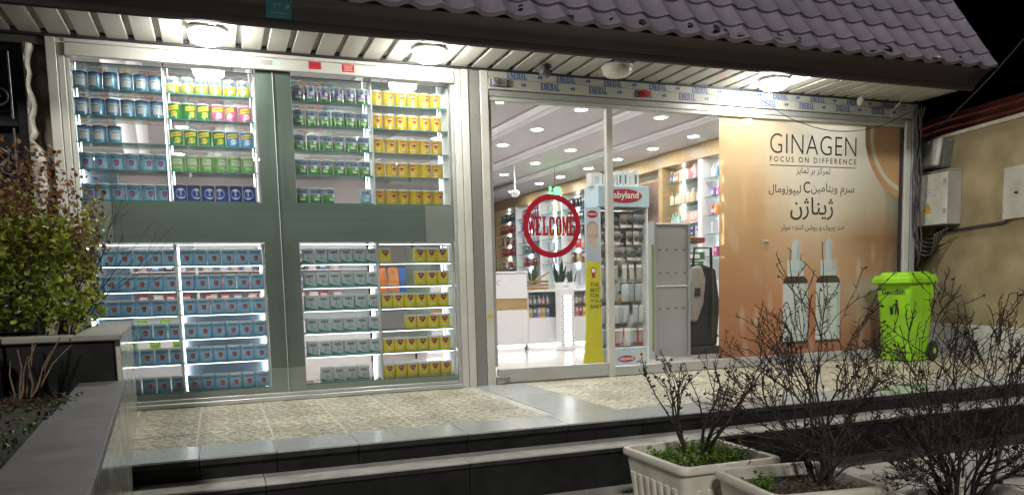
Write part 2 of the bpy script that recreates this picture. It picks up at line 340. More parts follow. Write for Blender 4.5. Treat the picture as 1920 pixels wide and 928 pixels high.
# soffit
soff = bx('soffit', -2.3, 7.13, -.60, .10, 2.7285, 2.745, pm('soffit_groove', (.30, .30, .26), .45), bld, bevel=0)
PIT = .183
plank = MB().box(-.0715, .0715, -.617, -.045, 2.706, 2.728).mesh('soffit_plank', SOFF, bevel=.006)
gend = MB().box(-.019, .019, -.085, -.050, 2.707, 2.728).mesh('groove_hole_shade', DARK, bevel=.006)  # dark block stands in for the shaded hole at a groove's end
for k in range(-8, 44):
    x = -.868 + PIT * k + PIT / 2
    if -2.2 < x < 7.06:
        obj('soffit_plank', plank, soff, loc=(x, 0, rnd.uniform(-.001, .001))); obj('groove_hole_shade', gend, soff, loc=(x + PIT / 2, 0, 0))
bx('soffit_trim', -2.3, 7.14, -.049, -.03, 2.690, 2.727, DARK, bld, bevel=0)
bx('soffit_trim', -2.3, 7.15, -.632, -.6175, 2.692, 2.727, FASC, bld, bevel=.002)
# gutter fascia
pf = [(-.636, 2.694), (-.650, 2.700), (-.662, 2.745), (-.672, 2.752), (-.70, 2.800), (-.745, 2.842), (-.80, 2.862), (-.80, 2.880), (-.60, 2.885), (-.62, 2.73)]
n = len(pf); mb = MB()
mb.add([(-2.4, *q) for q in pf] + [(7.15 + (q[1] - 2.694) * .42, *q) for q in pf], [tuple(range(n))[::-1], tuple(range(n, 2 * n))] + [(i, (i + 1) % n, n + (i + 1) % n, n + i) for i in range(n)])
obj('gutter', mb.mesh('gutter', FASC, smooth='auto'), bld)
bx('roof_slab', -2.4, 7.10, -.58, 6, 2.98, 3.0, ROOFU, bld, bevel=0)
bx('gable_wall', 7.06, 7.15, -.55, 6, 2.745, 2.97, ROOFU, bld, bevel=0)
# roof of pressed tiles, slope 56 degrees
SL = R_(56); cs, sn = math.cos(SL), math.sin(SL); E0 = Vector((0, -.81, 2.873))
def RP(x, u, h): return (x, E0.y + u * cs - h * sn, E0.z + u * sn + h * cs)
ru = MB(); ru.add([RP(-2.4, .02, -.03), RP(7.2, .02, -.03), RP(7.2, 1.75, -.03), RP(-2.4, 1.75, -.03), RP(-2.4, .02, -.06), RP(7.2, .02, -.06), RP(7.2, 1.75, -.06), RP(-2.4, 1.75, -.06)], [(0, 1, 2, 3), (7, 6, 5, 4), (0, 4, 5, 1), (2, 6, 7, 3), (1, 5, 6, 2), (0, 3, 7, 4)])
roof = obj('roof', ru.mesh('roof', ROOFU), bld)
TP = .2435
def tile_mesh(L):
    mb = MB(); N = 12
    hs = [.034 * ((1 + math.cos(2 * math.pi * i / N)) / 2) ** 1.8 for i in range(N + 1)]
    rows = [(-.010, lambda h: h * 1.0 - .012), (-.004, lambda h: h + .022), (L * .55, lambda h: h + .012), (L + .004, lambda h: h + .001)]
    v = []
    for u, fn in rows:
        for i in range(N + 1):
            x = (i / N - .5) * TP; d = RP(x, u, fn(hs[i])); v.append((d[0], d[1] - E0.y, d[2] - E0.z))
    f = [(r * (N + 1) + i, r * (N + 1) + i + 1, (r + 1) * (N + 1) + i + 1, (r + 1) * (N + 1) + i) for r in range(3) for i in range(N)]
    return mb.add(v, f).mesh('roof_tile', TILE, smooth='auto')
tm = {.17: tile_mesh(.17), .25: tile_mesh(.25)}
for k in range(36):
    x = 7.21 - TP * (k + .5); u = 0
    for r in range(7):
        L = .17 if r == 0 else .25
        if k * .45 + 0 <= 16 or r < 5:
            o = obj('roof_tile', tm[L], roof, loc=(x, E0.y + u * cs, E0.z + u * sn), rot=(rnd.uniform(-.012, .012) * (2.2 if r == 0 else 1), rnd.uniform(-.008, .008), 0))
        u += L
vg = MB(); vg.tube([RP(7.22, .0, .02), RP(7.22, .9, .025), RP(7.22, 1.72, .025)], .022, 8); obj('verge_trim', vg.mesh('verge_trim', TILE, smooth=True), roof)
vt = MB().add([RP(7.205, 0, 0), RP(7.205, 1.74, 0), (7.205, .16, 2.97), (7.205, -.60, 2.90), RP(7.19, 0, 0), RP(7.19, 1.74, 0), (7.19, .16, 2.97), (7.19, -.60, 2.90)], [(0, 1, 2, 3), (7, 6, 5, 4), (0, 4, 5, 1), (1, 5, 6, 2), (2, 6, 7, 3), (3, 7, 4, 0)])
obj('verge_board', vt.mesh('verge_board', ROOFU), roof)
for k in range(22):
    x = 7.1 - rnd.random() ** 1.3 * 5.6; w_ = rnd.uniform(.02, .055); h_ = rnd.uniform(.03, .09); a0 = rnd.uniform(-.4, .4); u0 = rnd.uniform(-.01, .07)
    q = [RP(x + w_ * math.cos(b_) * rnd.uniform(.6, 1.2) + a0 * h_ * math.sin(b_), u0 + h_ * .5 * (1 + math.sin(b_)) * rnd.uniform(.8, 1.1), .036 + .02 * rnd.random()) for b_ in (0, 1, 2.2, 3.3, 4.4, 5.4)]
    obj('flashing_scrap', MB().poly(q).mesh('flashing_scrap', pm('torn_flashing', (.012, .011, .013), .6) if k % 3 else TILE), roof)
# ------------------------------------------------------------------ left show window
FR = -.05
win = bx('show_window', -1.055, 2.052, -.02, .0, 2.575, 2.688, ALU, bld, label='wide show window of milk cans with white metal frame')
for x0, x1, yy in ((-1.058, -.993, -.045), (-.989, -.945, -.03), (1.928, 1.985, -.03), (1.989, 2.05, -.045)):
    bx('jamb', x0, x1, yy, .06, .0, 2.688, ALU, win, bevel=.004)
bx('jamb', -.941, -.917, -.012, .05, .03, 2.575, ALU, win); bx('jamb', 1.902, 1.926, -.012, .05, .03, 2.575, ALUG, win)
bx('head_rail', -.943, 1.926, -.052, -.022, 2.566, 2.655, ALU, win, bevel=.006); bx('head_rail', -.943, 1.926, -.040, -.021, 2.660, 2.687, ALU, win)
bx('sill_rail', -.99, 1.93, -.055, .06, .003, .036, ALUG, win, bevel=.004)
bx('bottom_rail', -.915, 1.90, -.008, .03, .037, .062, ALUG, win)
for a, b in ((-.915, .466), (.470, 1.90)):
    bx('glass_pane', a, b, .006, .012, .06, 2.572, PANE, win, bevel=0)
FILM = pm('grey_green_film', (.26, .335, .285), .24, .4, .10, 1.6, .003, 30, stretch=(.4, 1, 9))
FILM2 = pm('pale_green_film', (.38, .42, .375), .35, .1, .08, 3)
FILMV = pm('grey_green_film_upright', (.25, .32, .272), .24, .4, .10, 1.6, .003, 30, stretch=(9, 1, .4))
def film(x0, x1, z0, z1, m, y=.022): bx('film_panel', x0, x1, y, y + .006, z0, z1, m, win, bevel=0)
film(-.722, .467, 1.258, 1.562, FILM); film(.469, 1.655, 1.258, 1.562, FILM)
film(-.915, -.724, 1.258, 1.562, FILM2); film(1.657, 1.898, 1.258, 1.562, FILM2)
for a, b in ((.345, .467), (.469, .605)):
    film(a, b, 1.564, 2.572, FILMV); film(a, b, .262, 1.256, FILMV); film(a, b, .064, .260, FILM2)
film(-.915, .343, .064, .108, FILM2); film(.607, 1.898, .064, .108, FILM2)
bx('pane_edge', .4665, .4695, .0, .02, .06, 2.56, pm('pane_edge_white', (.65, .72, .66), .3), win, bevel=0)
# column between the units
colm = bx('granite_column', 2.056, 2.152, -.03, .12, 0, 2.70, pm('speckled_granite', (.20, .20, .18), .4, 0, .6, 130, .05, 200), bld, bevel=.003)
bx('shop_wall', 2.04, 2.17, .13, .3, 0, 2.75, WALLI, bld, bevel=0)
bx('shop_wall', -3.3, -1.06, .07, .15, 0, 2.75, pm('rough_plaster_dark', (.17, .15, .12), .9, 0, .5, 8, .5, 30), bld, bevel=0)
# ------------------------------------------------------------------ right door unit
door = bx('door_unit', 2.157, 7.02, -.012, .05, 2.475, 2.70, ALUG, bld, label='aluminium door front with printed protective tape along its head')
bx('jamb', 2.157, 2.228, -.04, .06, 0, 2.70, ALU, door, bevel=.004); bx('jamb', 2.232, 2.262, -.015, .05, .16, 2.475, ALUG, door)
bx('jamb', 6.945, 7.02, -.04, .06, 0, 2.52, ALU, door, bevel=.004); bx('jamb', 6.915, 6.941, -.014, .05, .10, 2.475, DARK, door)
FILMP = pm('protective_tape', (.40, .395, .35), .55, 0, .08, 3, .05, 14, spec=.15)
bx('head_strip', 2.232, 7.02, -.034, -.013, 2.632, 2.698, FILMP, door, bevel=.003)
hs = bx('head_strip', 2.232, 7.02, -.050, -.013, 2.540, 2.627, FILMP, door, bevel=.004)
bx('head_rail', 2.232, 6.94, -.028, .04, 2.487, 2.536, ALUG, door, bevel=.003); bx('head_rail', 2.232, 6.94, -.020, .04, 2.452, 2.484, ALU, door, bevel=.003)
bx('bottom_rail', 2.262, 3.362, -.012, .03, .012, .135, ALUG, door, bevel=.004); bx('bottom_rail', 3.43, 6.91, -.012, .03, .006, .098, ALUG, door, bevel=.004)
bx('door_stile', 3.364, 3.428, -.022, .035, .0, 2.452, ALU, door, bevel=.004)
for a, b, m in ((2.262, 3.364, PANE2), (3.428, 5.14, PANE2), (5.144, 6.915, PANE3)): bx('glass_pane', a, b, .004, .010, .09, 2.46, m, door, bevel=0)
def slab_text(s, wd, h):
    """heavy western letters: bold outlines plus slab serifs, one list of (x, z) polygons per letter"""
    n = len(s); cw = wd / n; out = []
    S = .30
    G = {'W': [[(0, 1), (.22, 1), (.34, .25), (.24, 0), (.16, 0)], [(.36, 1), (.62, 1), (.80, 0), (.66, 0), (.5, .62), (.34, 0), (.24, 0)], [(.78, 1), (1, 1), (.84, 0), (.70, 0)], [(-.06, 1), (.34, 1), (.34, .90), (-.06, .90)], [(.68, 1), (1.06, 1), (1.06, .90), (.68, .90)]],
         'E': [[(.1, 0), (.42, 0), (.42, 1), (.1, 1)], [(0, 0), (.92, 0), (.92, .30), (.80, .30), (.72, .13), (0, .13)], [(0, 1), (.92, 1), (.92, .72), (.80, .72), (.72, .88), (0, .88)], [(.42, .44), (.62, .44), (.62, .34), (.70, .34), (.70, .68), (.62, .68), (.62, .57), (.42, .57)]],
         'L': [[(.12, 0), (.44, 0), (.44, 1), (.12, 1)], [(0, .88), (.58, .88), (.58, 1), (0, 1)], [(0, 0), (.95, 0), (.95, .40), (.82, .40), (.74, .13), (0, .13)]],
         'C': [[(.05, .2), (.2, .03), (.38, 0), (.38, 1), (.2, .97), (.05, .8)], [(.38, 0), (.7, 0), (.92, .16), (.92, .36), (.64, .36), (.62, .14), (.38, .12)], [(.38, 1), (.66, 1), (.78, .95), (.92, 1), (.92, .62), (.64, .62), (.62, .86), (.38, .88)]],
         'O': [[(.04, .2), (.2, .03), (.38, 0), (.38, 1), (.2, .97), (.04, .8)], [(.62, 0), (.8, .03), (.96, .2), (.96, .8), (.8, .97), (.62, 1)], [(.38, 0), (.62, 0), (.62, .13), (.38, .13)], [(.38, .87), (.62, .87), (.62, 1), (.38, 1)]],
         'M': [[(.06, 0), (.26, 0), (.26, 1), (.06, 1)], [(.72, 0), (.98, 0), (.98, 1), (.72, 1)], [(.06, 1), (.34, 1), (.52, .5), (.52, .12), (.44, .12)], [(.52, .12), (.52, .5), (.68, 1), (.98, 1), (.60, .12)], [(-.04, 0), (.36, 0), (.36, .11), (-.04, .11)], [(.64, 0), (1.06, 0), (1.06, .11), (.64, .11)], [(-.04, .89), (.3, .89), (.3, 1), (-.04, 1)], [(.74, .89), (1.06, .89), (1.06, 1), (.74, 1)]]}
    G['N'] = [[(.08, 0), (.28, 0), (.28, 1), (.08, 1)], [(.08, 1), (.36, 1), (.90, 0), (.66, 0)], [(.72, 0), (.90, 0), (.90, 1), (.72, 1)], [(0, 0), (.38, 0), (.38, .09), (0, .09)], [(.60, .91), (1, .91), (1, 1), (.60, 1)]]
    G['R'] = [[(.10, 0), (.40, 0), (.40, 1), (.10, 1)], [(.40, .88), (.70, .88), (.70, 1), (.40, 1)], [(.62, .56), (.84, .56), (.92, .68), (.92, .88), (.74, 1), (.62, .88)], [(.40, .46), (.72, .46), (.72, .57), (.40, .57)], [(.50, .46), (.76, .46), (1.02, 0), (.74, 0)], [(0, 0), (.48, 0), (.48, .09), (0, .09)]]
    G['A'] = [[(.04, 0), (.18, 0), (.52, 1), (.40, 1)], [(.40, 1), (.62, 1), (.98, 0), (.68, 0)], [(.22, .28), (.76, .28), (.72, .40), (.26, .40)], [(-.04, 0), (.28, 0), (.28, .08), (-.04, .08)]]
    for i, ch in enumerate(s):
        x0 = -wd / 2 + cw * i + cw * .02
        out.append([[(x0 + px * cw * .96, -.0001 * j, (pz - .5) * h) for px, pz in poly] for j, poly in enumerate(G[ch])])
    return out
ENB = MB(); ENM = MB()
for polys in slab_text('ENERAL', .184, .060):
    for q in polys: ENB.poly(q)
for k, (dx, wd) in enumerate(((.135, .03), (.145, .02), (.20, .014), (.225, .02), (.25, .018), (.275, .012))):
    z0 = (-.012, .004, -.004, -.012, -.014, .0)[k]; z1 = (-.006, .010, .008, .010, .014, .010)[k]
    if .135 + dx < .32: ENM.add([(dx, 0, z0), (dx + wd, 0, z0), (dx + wd, 0, z1), (dx, 0, z1)], [(0, 1, 2, 3)], 0 if k in (3, 4) else 1)
    else: ENM.add([(dx - .03, 0, z0), (dx - .03 + wd, 0, z0), (dx - .03 + wd, 0, z1), (dx - .03, 0, z1)], [(0, 1, 2, 3)], 0 if k in (3, 4) else 1)
enb2 = ENM.mesh('tape_marks', [BLUEP, pm('faint_grey_print', (.28, .32, .36), .5)]); enb = ENB.mesh('lettering', BLUEP)
for k in range(10):
    for e_, nm_ in ((enb, 'lettering'), (enb2, 'tape_marks')):
        obj(nm_, e_, door, None if nm_[0] == 'l' else 'stuff', loc=(2.335 + .467 * k, -.0506, 2.589)); obj(nm_, e_, door, None if nm_[0] == 'l' else 'stuff', loc=(2.497 + .4655 * k, -.0346, 2.668))
lk = MB().box(2.235, 2.36, -.055, -.013, .012, .075).box(2.24, 2.30, -.075, -.055, .0, .03); obj('floor_lock', lk.mesh('floor_lock', pm('worn_steel', (.35, .33, .29), .45, .7, .4, 30), bevel=.006), door)
bx('warning_tag', 2.165, 2.215, -.0415, -.0402, .595, .625, pm('yellow_tag', (.45, .36, .03), .5), door, bevel=0)
# ------------------------------------------------------------------ soffit lamps
def soffit_lamp(x, lit, label):
    t = thing('soffit_lamp', label, 'lamp', (x, -.45, 2.70), 0, 'round lamps along the soffit')
    obj('base_ring', MB().lathe([(.05, 0), (.126, -.002), (.136, -.012), (.136, -.020), (.122, -.024)], 32, cap=False).mesh('base_ring', pm('lamp_ring', (.6, .6, .55), .35), smooth=True), t, world=False)
    obj('diffuser', MB().lathe([(.121, -.022), (.125, -.040), (.118, -.070), (.092, -.090), (.05, -.101), (.0, -.103)], 32, cap=False).mesh('diffuser', LAMPM if lit else pm('opal_plastic', (.62, .60, .52), .3), smooth=True), t, world=False)
soffit_lamp(.01, True, 'lit round soffit lamp over the left part of the can window')
soffit_lamp(1.612, True, 'lit round soffit lamp near the granite column, above yellow cans')
soffit_lamp(3.245, False, 'unlit round opal soffit lamp above the sliding door')
soffit_lamp(4.875, True, 'lit round soffit lamp above the orange poster')
# ================================================================== SHOWCASE BEHIND THE LEFT WINDOW
case = thing('display_shelving', 'glass shelves and white uprights of the can display in the window', 'shelving', (.48, .2, 0))
UPR = pm('white_upright', (.72, .74, .74), .3)
ZU = [2.385, 2.195, 2.0, 1.805, 1.580]; ZL = [1.092, .899, .712, .525, .334, .112]
CELLS = [(-.943, -.322), (-.306, .322), (.618, 1.240), (1.256, 1.895)]
for x in (-.952, -.314, .332, .608, 1.248, 1.903):
    bx('upright', x - .008, x + .008, .085, .36, .06, 1.25, UPR, case); bx('upright', x - .006, x + .006, .085, .36, 1.57, 2.66, UPR, case)
up_sh = {}
for ci, (x0, x1) in enumerate(CELLS):
    for zi, z in enumerate(ZU + [2.567] + ZL):
        low = z < 1.2
        g = bx('glass_shelf', x0, x1, .088, .34, z - .010, z - .002, SHELFG, case, bevel=0)
        bx('shelf_edge', x0, x1, .0855, .0875, z - .0105, z - .0015, EDGE, g, bevel=0)
    for z in [1.258] + ZL[:-1]: bx('light_strip', x0 + .01, x1 - .01, .0885, .0945, z - .0165, z - .0115, STRIP2, case, bevel=0)
    for x in ((x0 + .006, x1 - .006), (x0 + .006, x1 - .006), (x1 - .010,), (x1 - .02,))[ci]:
        bx('light_strip', x - .0035, x + .0035, .345, .352, .10, 1.24, STRIPM, case, bevel=0)
    for x in (x0 + .012, x1 - .012): bx('light_strip', x - .003, x + .003, .345, .350, 1.60, 2.55, STRIPM, case, bevel=0)
bx('plinth', -.95, 1.905, .085, .36, .02, .098, UPR, case)
bx('top_panel', -.95, .335, .085, .37, 2.665, 2.69, UPR, case); bx('top_panel', .605, 1.905, .085, .37, 2.665, 2.69, UPR, case)
BPAN = pm('pale_blue_back_panel', (.55, .62, .74), .4, 0, .05, 3)
bx('back_panel', -.30, .318, .362, .372, .10, .70, BPAN, case); bx('back_panel', -.945, -.66, .362, .372, .36, 1.24, BPAN, case)
bx('back_panel', -.945, -.70, .362, .372, 1.58, 1.80, BPAN, case)
bx('back_panel', 1.58, 1.80, .50, .51, .30, 1.24, pm('grey_green_panel', (.34, .38, .35), .4), case)
bx('back_panel', .345, .605, .10, .11, .06, 2.66, pm('dull_panel', (.16, .18, .16), .6), case)
bx('back_panel', -.95, 1.905, .10, .112, 1.262, 1.558, pm('dull_panel', (.16, .18, .16), .6), case)

TINR = pm('tin_rim', (.55, .56, .56), .3, .6, .05)
LIDW = pm('white_lid', (.74, .76, .76), .35); LIDN = pm('navy_lid', (.02, .045, .16), .35); LIDG = pm('pale_green_lid', (.55, .62, .5), .35)
HEART = pm('heart_red_print', (.42, .012, .015), .4); SHI = pm('shield_red_print', (.45, .06, .035), .4); PURP = pm('purple_print', (.28, .03, .22), .4)
TEAL = pm('teal_print', (.02, .22, .20), .4); NAVY = pm('navy_print', (.015, .03, .14), .4); YELP = pm('yellow_print', (.75, .6, .03), .4); REDB = pm('red_banner_print', (.55, .03, .02), .4)
SILV = pm('silver_print', (.5, .55, .58), .3, .3); OVALW = pm('white_oval_print', (.72, .74, .78), .4); LIMEP = pm('lime_print', (.22, .42, .03), .4); MIDB = pm('midblue_print', (.04, .14, .42), .4)
def bend(mb, r, dr=.0007):
    """wrap flat (x, *, z) print round a can of radius r, facing -y"""
    mb.v = [((r + dr - p[1]) * math.sin(p[0] / r), -(r + dr - p[1]) * math.cos(p[0] / r), p[2]) for p in mb.v]; return mb
def fine(pts, n=5):
    """split a polygon's long edges so that it follows the can"""
    out = []
    for a, b in zip(pts, pts[1:] + pts[:1]):
        for k in range(n): out.append(tuple(a[i] + (b[i] - a[i]) * k / n for i in range(3)))
    return out
def band(mb, x0, x1, z0, z1, mi, y=0, n=6, slant=0):
    v = []
    for k in range(n + 1):
        x = x0 + (x1 - x0) * k / n; s = slant * (k / n - .5); v += [(x, y, z0 + s), (x, y, z1 + s)]
    mb.add(v, [(2 * k, 2 * k + 2, 2 * k + 3, 2 * k + 1) for k in range(n)], mi)
def fan(mb, pts, mi, y=0):
    c = tuple(sum(p[i] for p in pts) / len(pts) for i in range(3)); mb.add([(c[0], y, c[2])] + [(p[0], y, p[2]) for p in pts], [(0, k + 1, (k + 1) % len(pts) + 1) for k in range(len(pts))], mi)
def heart(cx, cz, s):
    return [(cx + s * .55 * math.sin(t) ** 3 * 1.1, 0, cz + s * .042 * (13 * math.cos(t) - 5 * math.cos(2 * t) - 2 * math.cos(3 * t) - math.cos(4 * t))) for t in [2 * math.pi * k / 24 for k in range(24)]]
def shield(cx, cz, w, h): return [(cx - w, 0, cz + h), (cx, 0, cz + h * 1.1), (cx + w, 0, cz + h), (cx + w, 0, cz - h * .2), (cx + w * .6, 0, cz - h * .75), (cx, 0, cz - h * 1.1), (cx - w * .6, 0, cz - h * .75), (cx - w, 0, cz - h * .2)]
CR = .0485
def can_proto(kind):
    H = .122 if kind not in ('aptL', 'nan', 'heartL') else .112
    if kind in ('nan', 'aptL', 'heartL'): H = .110
    r = CR
    st = {'aptU': [(0, '3a7cb4'), (.35, '66a6d0'), (.62, '8cbedc'), (.86, '4488c0'), (.93, '0c2460')], 'aptB': [(0, '6c9cbc'), (.4, '92bcd4'), (.7, '7cacca'), (.95, '5c92b4')],
          'aptL': [(0, '6ea8dc'), (.3, '94c6f2'), (.6, 'a8d6fa'), (.9, '78b0e2')], 'bioY': [(0, '56881c'), (.25, 'b4b426'), (.5, 'dccc30'), (.62, 'ccd0cc'), (.95, 'c4cace')],
          'grn': [(0, '126c1c'), (.5, '24942a'), (.95, '187c24')], 'pnk': [(0, 'c04480'), (.5, 'd870a4'), (.95, 'c4548c')], 'blu': [(0, '1d7fc2'), (.5, '3f9fdc'), (.95, '2a86c8')],
          'lgr': [(0, '589838'), (.4, '84b864'), (.8, '74aa54'), (.95, 'a0c888')], 'gui': [(0, '1b2f8f'), (.5, '2b4fb4'), (.95, '1d3592')],
          'bioP': [(0, '346420'), (.28, '5a8838'), (.34, '5e4888'), (.62, '705a96'), (.68, 'b4b6c2'), (.95, '9498a8')], 'bioG': [(0, '24601a'), (.3, '488c28'), (.52, '64a444'), (.62, 'b0bcc6'), (.95, '7c90ac')], 'bioB': [(0, '4f8f3c'), (.22, '7fb4d4'), (.6, '9fcbe6'), (.75, 'dfe8ee'), (.95, 'c6d6e6')],
          'heart': [(0, 'c89c0c'), (.5, 'dcbc14'), (.95, 'd6b81c')], 'heartL': [(0, 'ecca20'), (.5, 'f6e040'), (.95, 'f0d850')], 'nan': [(0, 'c2ced8'), (.4, 'ced8e0'), (.8, 'd8e0e6'), (.95, 'ccd6de')]}[kind]
    if kind in ('aptL', 'nan', 'heartL'):
        H = .121; body, lid = MB(), MB()
        def rr(hx, hy, z, c=.014, n=3):
            return [(sx * (hx - c) + c * math.cos(R_(a0 + 90 * q / n)), sy * (hy - c) + c * math.sin(R_(a0 + 90 * q / n)), z) for sx, sy, a0 in ((1, 1, 0), (-1, 1, 90), (-1, -1, 180), (1, -1, 270)) for q in range(n + 1)]
        def lf(mb, secs, top):
            v = [p_ for q in secs for p_ in q]; m_ = len(secs[0]); mb.add(v, [(j * m_ + q, j * m_ + (q + 1) % m_, (j + 1) * m_ + (q + 1) % m_, (j + 1) * m_ + q) for j in range(len(secs) - 1) for q in range(m_)] + [tuple(range((len(secs) - 1) * m_, len(secs) * m_))])
        lf(body, [rr(.046, .036, 0), rr(.0478, .0378, .004), rr(.0482, .0382, H - .015)], 1); lf(lid, [rr(.0488, .0388, H - .0149), rr(.0490, .0390, H - .006), rr(.0478, .0378, H - .001), rr(.045, .035, H)], 1)
        me = body.mesh('tin_body', zramp('print_' + kind, st, .3, 2, 0, H, noise=.05), smooth='auto'); lid = lid.mesh('lid', LIDW, smooth='auto'); tub = True
    else: tub = False
    body = MB().lathe([(r * .95, 0), (r, .002), (r, .004), (r * .985, .006), (r * .985, H - .012), (r, H - .010), (r, H - .008)], 28)
    if not tub: me = body.mesh('tin_body', zramp('print_' + kind, st, .3, 2, 0, H, metal=.15, noise=.05), smooth='auto')
    if not tub: lid = MB().lathe([(r * 1.01, H - .008), (r * 1.02, H - .002), (r * 1.0, H), (r * .9, H), (r * .88, H - .003), (0, H - .003)], 24, cap=False).mesh('lid', {'aptU': LIDN, 'gui': LIDN, 'lgr': LIDG}.get(kind, LIDW), smooth='auto')
    p = MB(); mats = [NAVY, WHT, HEART]
    def tx(s, wd, h, z, mi, x=0, y=-.0003, bold=.015, slant=0):
        v, f = text_w(s, wd, h, bold=bold, res=1); p.add([(a[0] + x, y, a[2] + z + a[0] * slant) for a in v], f, mi)
    def small(z0, rows, mi, wd=.04, x=0):
        for k in range(rows): band(p, x - wd / 2, x + wd / 2 - .008 * (k % 2), z0 - k * .006, z0 - k * .006 + .002, mi, n=3)
    if kind == 'aptU': mats = [NAVY, OVALW]; band(p, -.034, .034, .022, .088, 1, n=8); tx('Aptamil', .058, .016, .074, 0); small(.058, 4, 0, .05)
    elif kind in ('aptB', 'aptL'):
        mats = [NAVY, SHI if kind == 'aptL' else PURP, OVALW]; tx('Aptamil', .060, .018, .092 if tub else .088, 0); fan(p, fine(shield(.004, .050, .017, .020), 2), 1); tx('2', .007, .014, .051, 2, y=-.0009); band(p, -.04, .04, .018, .0195, 2, n=6); small(.068, 1, 2, .05)
    elif kind in ('bioY', 'bioP', 'bioG', 'bioB'): mats = [MIDB, WHT, YELP]; tx('BIOMIL', .070, .026, .088, 0, bold=.04); fan(p, [(a, 0, b) for a, _, b in disc(.016, .062, .014, .016, 14)], 2 if kind == 'bioY' else 1); small(.048, 3, 1, .05); band(p, -.02, .02, .022, .034, 1, n=4)
    elif kind in ('grn', 'pnk', 'blu'): mats = [YELP, REDB, WHT]; band(p, -.044, .044, .068, .100, 0, n=8, slant=.014); tx('BEBELAC', .066, .012, .084, 1, slant=.16); fan(p, [(a, 0, b) for a, _, b in disc(.008, .040, .022, .020, 14)], 2 if kind != 'grn' else 0); small(.022, 2, 2, .05)
    elif kind == 'lgr': mats = [WHT, LIMEP, LIDG]; band(p, -.036, .036, .052, .096, 2, n=8); tx('Bebelac', .05, .014, .08, 1); small(.064, 2, 1, .045); small(.036, 3, 0, .05)
    elif kind == 'gui': mats = [OVALW, MIDB, REDB]; fan(p, [(a, 0, b) for a, _, b in disc(0, .058, .038, .040, 24)], 0); tx('Guigoz', .052, .018, .072, 1, y=-.0009); band(p, -.02, .02, .03, .046, 1, y=-.0009, n=4)
    elif kind in ('heart', 'heartL'): mats = [HEART, WHT, YELP]; fan(p, heart(0, .080 if kind == 'heart' else .082, .046), 0); tx('Nutrilon', .036, .010, .084 if kind == 'heart' else .086, 1, y=-.0009); band(p, -.018, .02, .046, .050, 2, n=4); small(.036, 3, 1, .04)
    elif kind == 'nan': mats = [NAVY, TEAL, SILV]; tx('NAN', .056, .023, .090, 0, bold=.03); small(.068, 1, 0, .022); tx('1', .006, .014, .050, 0); band(p, -.050, .045, .006, .012, 1, n=10); p.add([(-.048 + .095 * k / 8, 0, .012 + .020 * (1 - k / 8) ** 2) for k in range(9)] + [(-.048 + .095 * k / 8, 0, .012) for k in range(9)], [(k, k + 1, k + 10, k + 9) for k in range(8)], 1); band(p, -.01, .03, .030, .045, 2, n=4)
    if tub: p.v = [(q[0] * .95, -.0386 + q[1], q[2]) for q in p.v]
    else: bend(p, r * .985)
    pr = p.mesh('label_print', mats)
    return me, lid, pr
LOOK = {'aptU': 'light blue can with navy rim', 'aptB': 'pale blue can with purple shield', 'aptL': 'blue can with red shield', 'bioY': 'white and yellow milk can', 'grn': 'bright green can with yellow band', 'pnk': 'pink can with yellow band', 'blu': 'blue can with yellow band', 'lgr': 'pale green can', 'gui': 'dark blue can with white oval', 'bioP': 'purple and green milk can', 'bioG': 'green and white milk can', 'bioB': 'blue and white milk can', 'heart': 'yellow can with red heart', 'heartL': 'mustard can with red heart', 'nan': 'silver can with teal foot'}
SECT = ['leftmost bay', 'second bay', 'third bay', 'rightmost bay']
protos = {}
def can(kind, x, z, label, yaw):
    if kind not in protos: protos[kind] = can_proto(kind)
    me, lid, pr = protos[kind]
    t = thing('milk_can', label, 'can', (x, .148 + rnd.uniform(-.006, .006), z - .0015), yaw, 'milk cans on the window shelves')
    obj('tin_body', me, t, world=False); obj('lid', lid, t, world=False); obj('label_print', pr, t, world=False)
CX = [[-.879 + .1006 * k for k in range(6)], [-.254 + .1021 * k for k in range(6)], [.668 + .1026 * k for k in range(6)], [1.300 + .1015 * k for k in range(6)]]
CXL = [[-.878 + .1042 * k for k in range(6)], [-.241 + .103 * k for k in range(6)], [.684 + .1030 * k for k in range(6)], [1.318 + .1005 * k for k in range(6)]]
U = [[['aptU'] * 6, ['aptU'] * 6, ['aptU'] * 3 + [None] * 3, ['aptB'] * 6, ['aptB'] * 6],
     [['bioY'] * 6, ['grn'] * 3 + ['pnk'] * 3, ['grn'] * 4 + ['blu'] * 2, ['lgr'] * 6, ['gui'] * 6],
     [['bioP'] * 6] + [['bioG'] * 6] * 3 + [['bioG'] * 3 + [None] * 2 + ['bioB']], [['heart'] * 6] * 5]
L = [[['aptL'] * 6] * 6, [['aptL'] * 6] * 6, [['nan'] * 6] * 5 + [[None] + ['nan'] * 4 + [None]],
     [['heartL'] + [None] * 2 + ['heartL'] * 3, [None] * 3 + ['heartL'] * 3, ['heartL'] * 6, [None] * 2 + ['heartL'] * 4, ['heartL'] * 6, ['heartL'] * 6]]
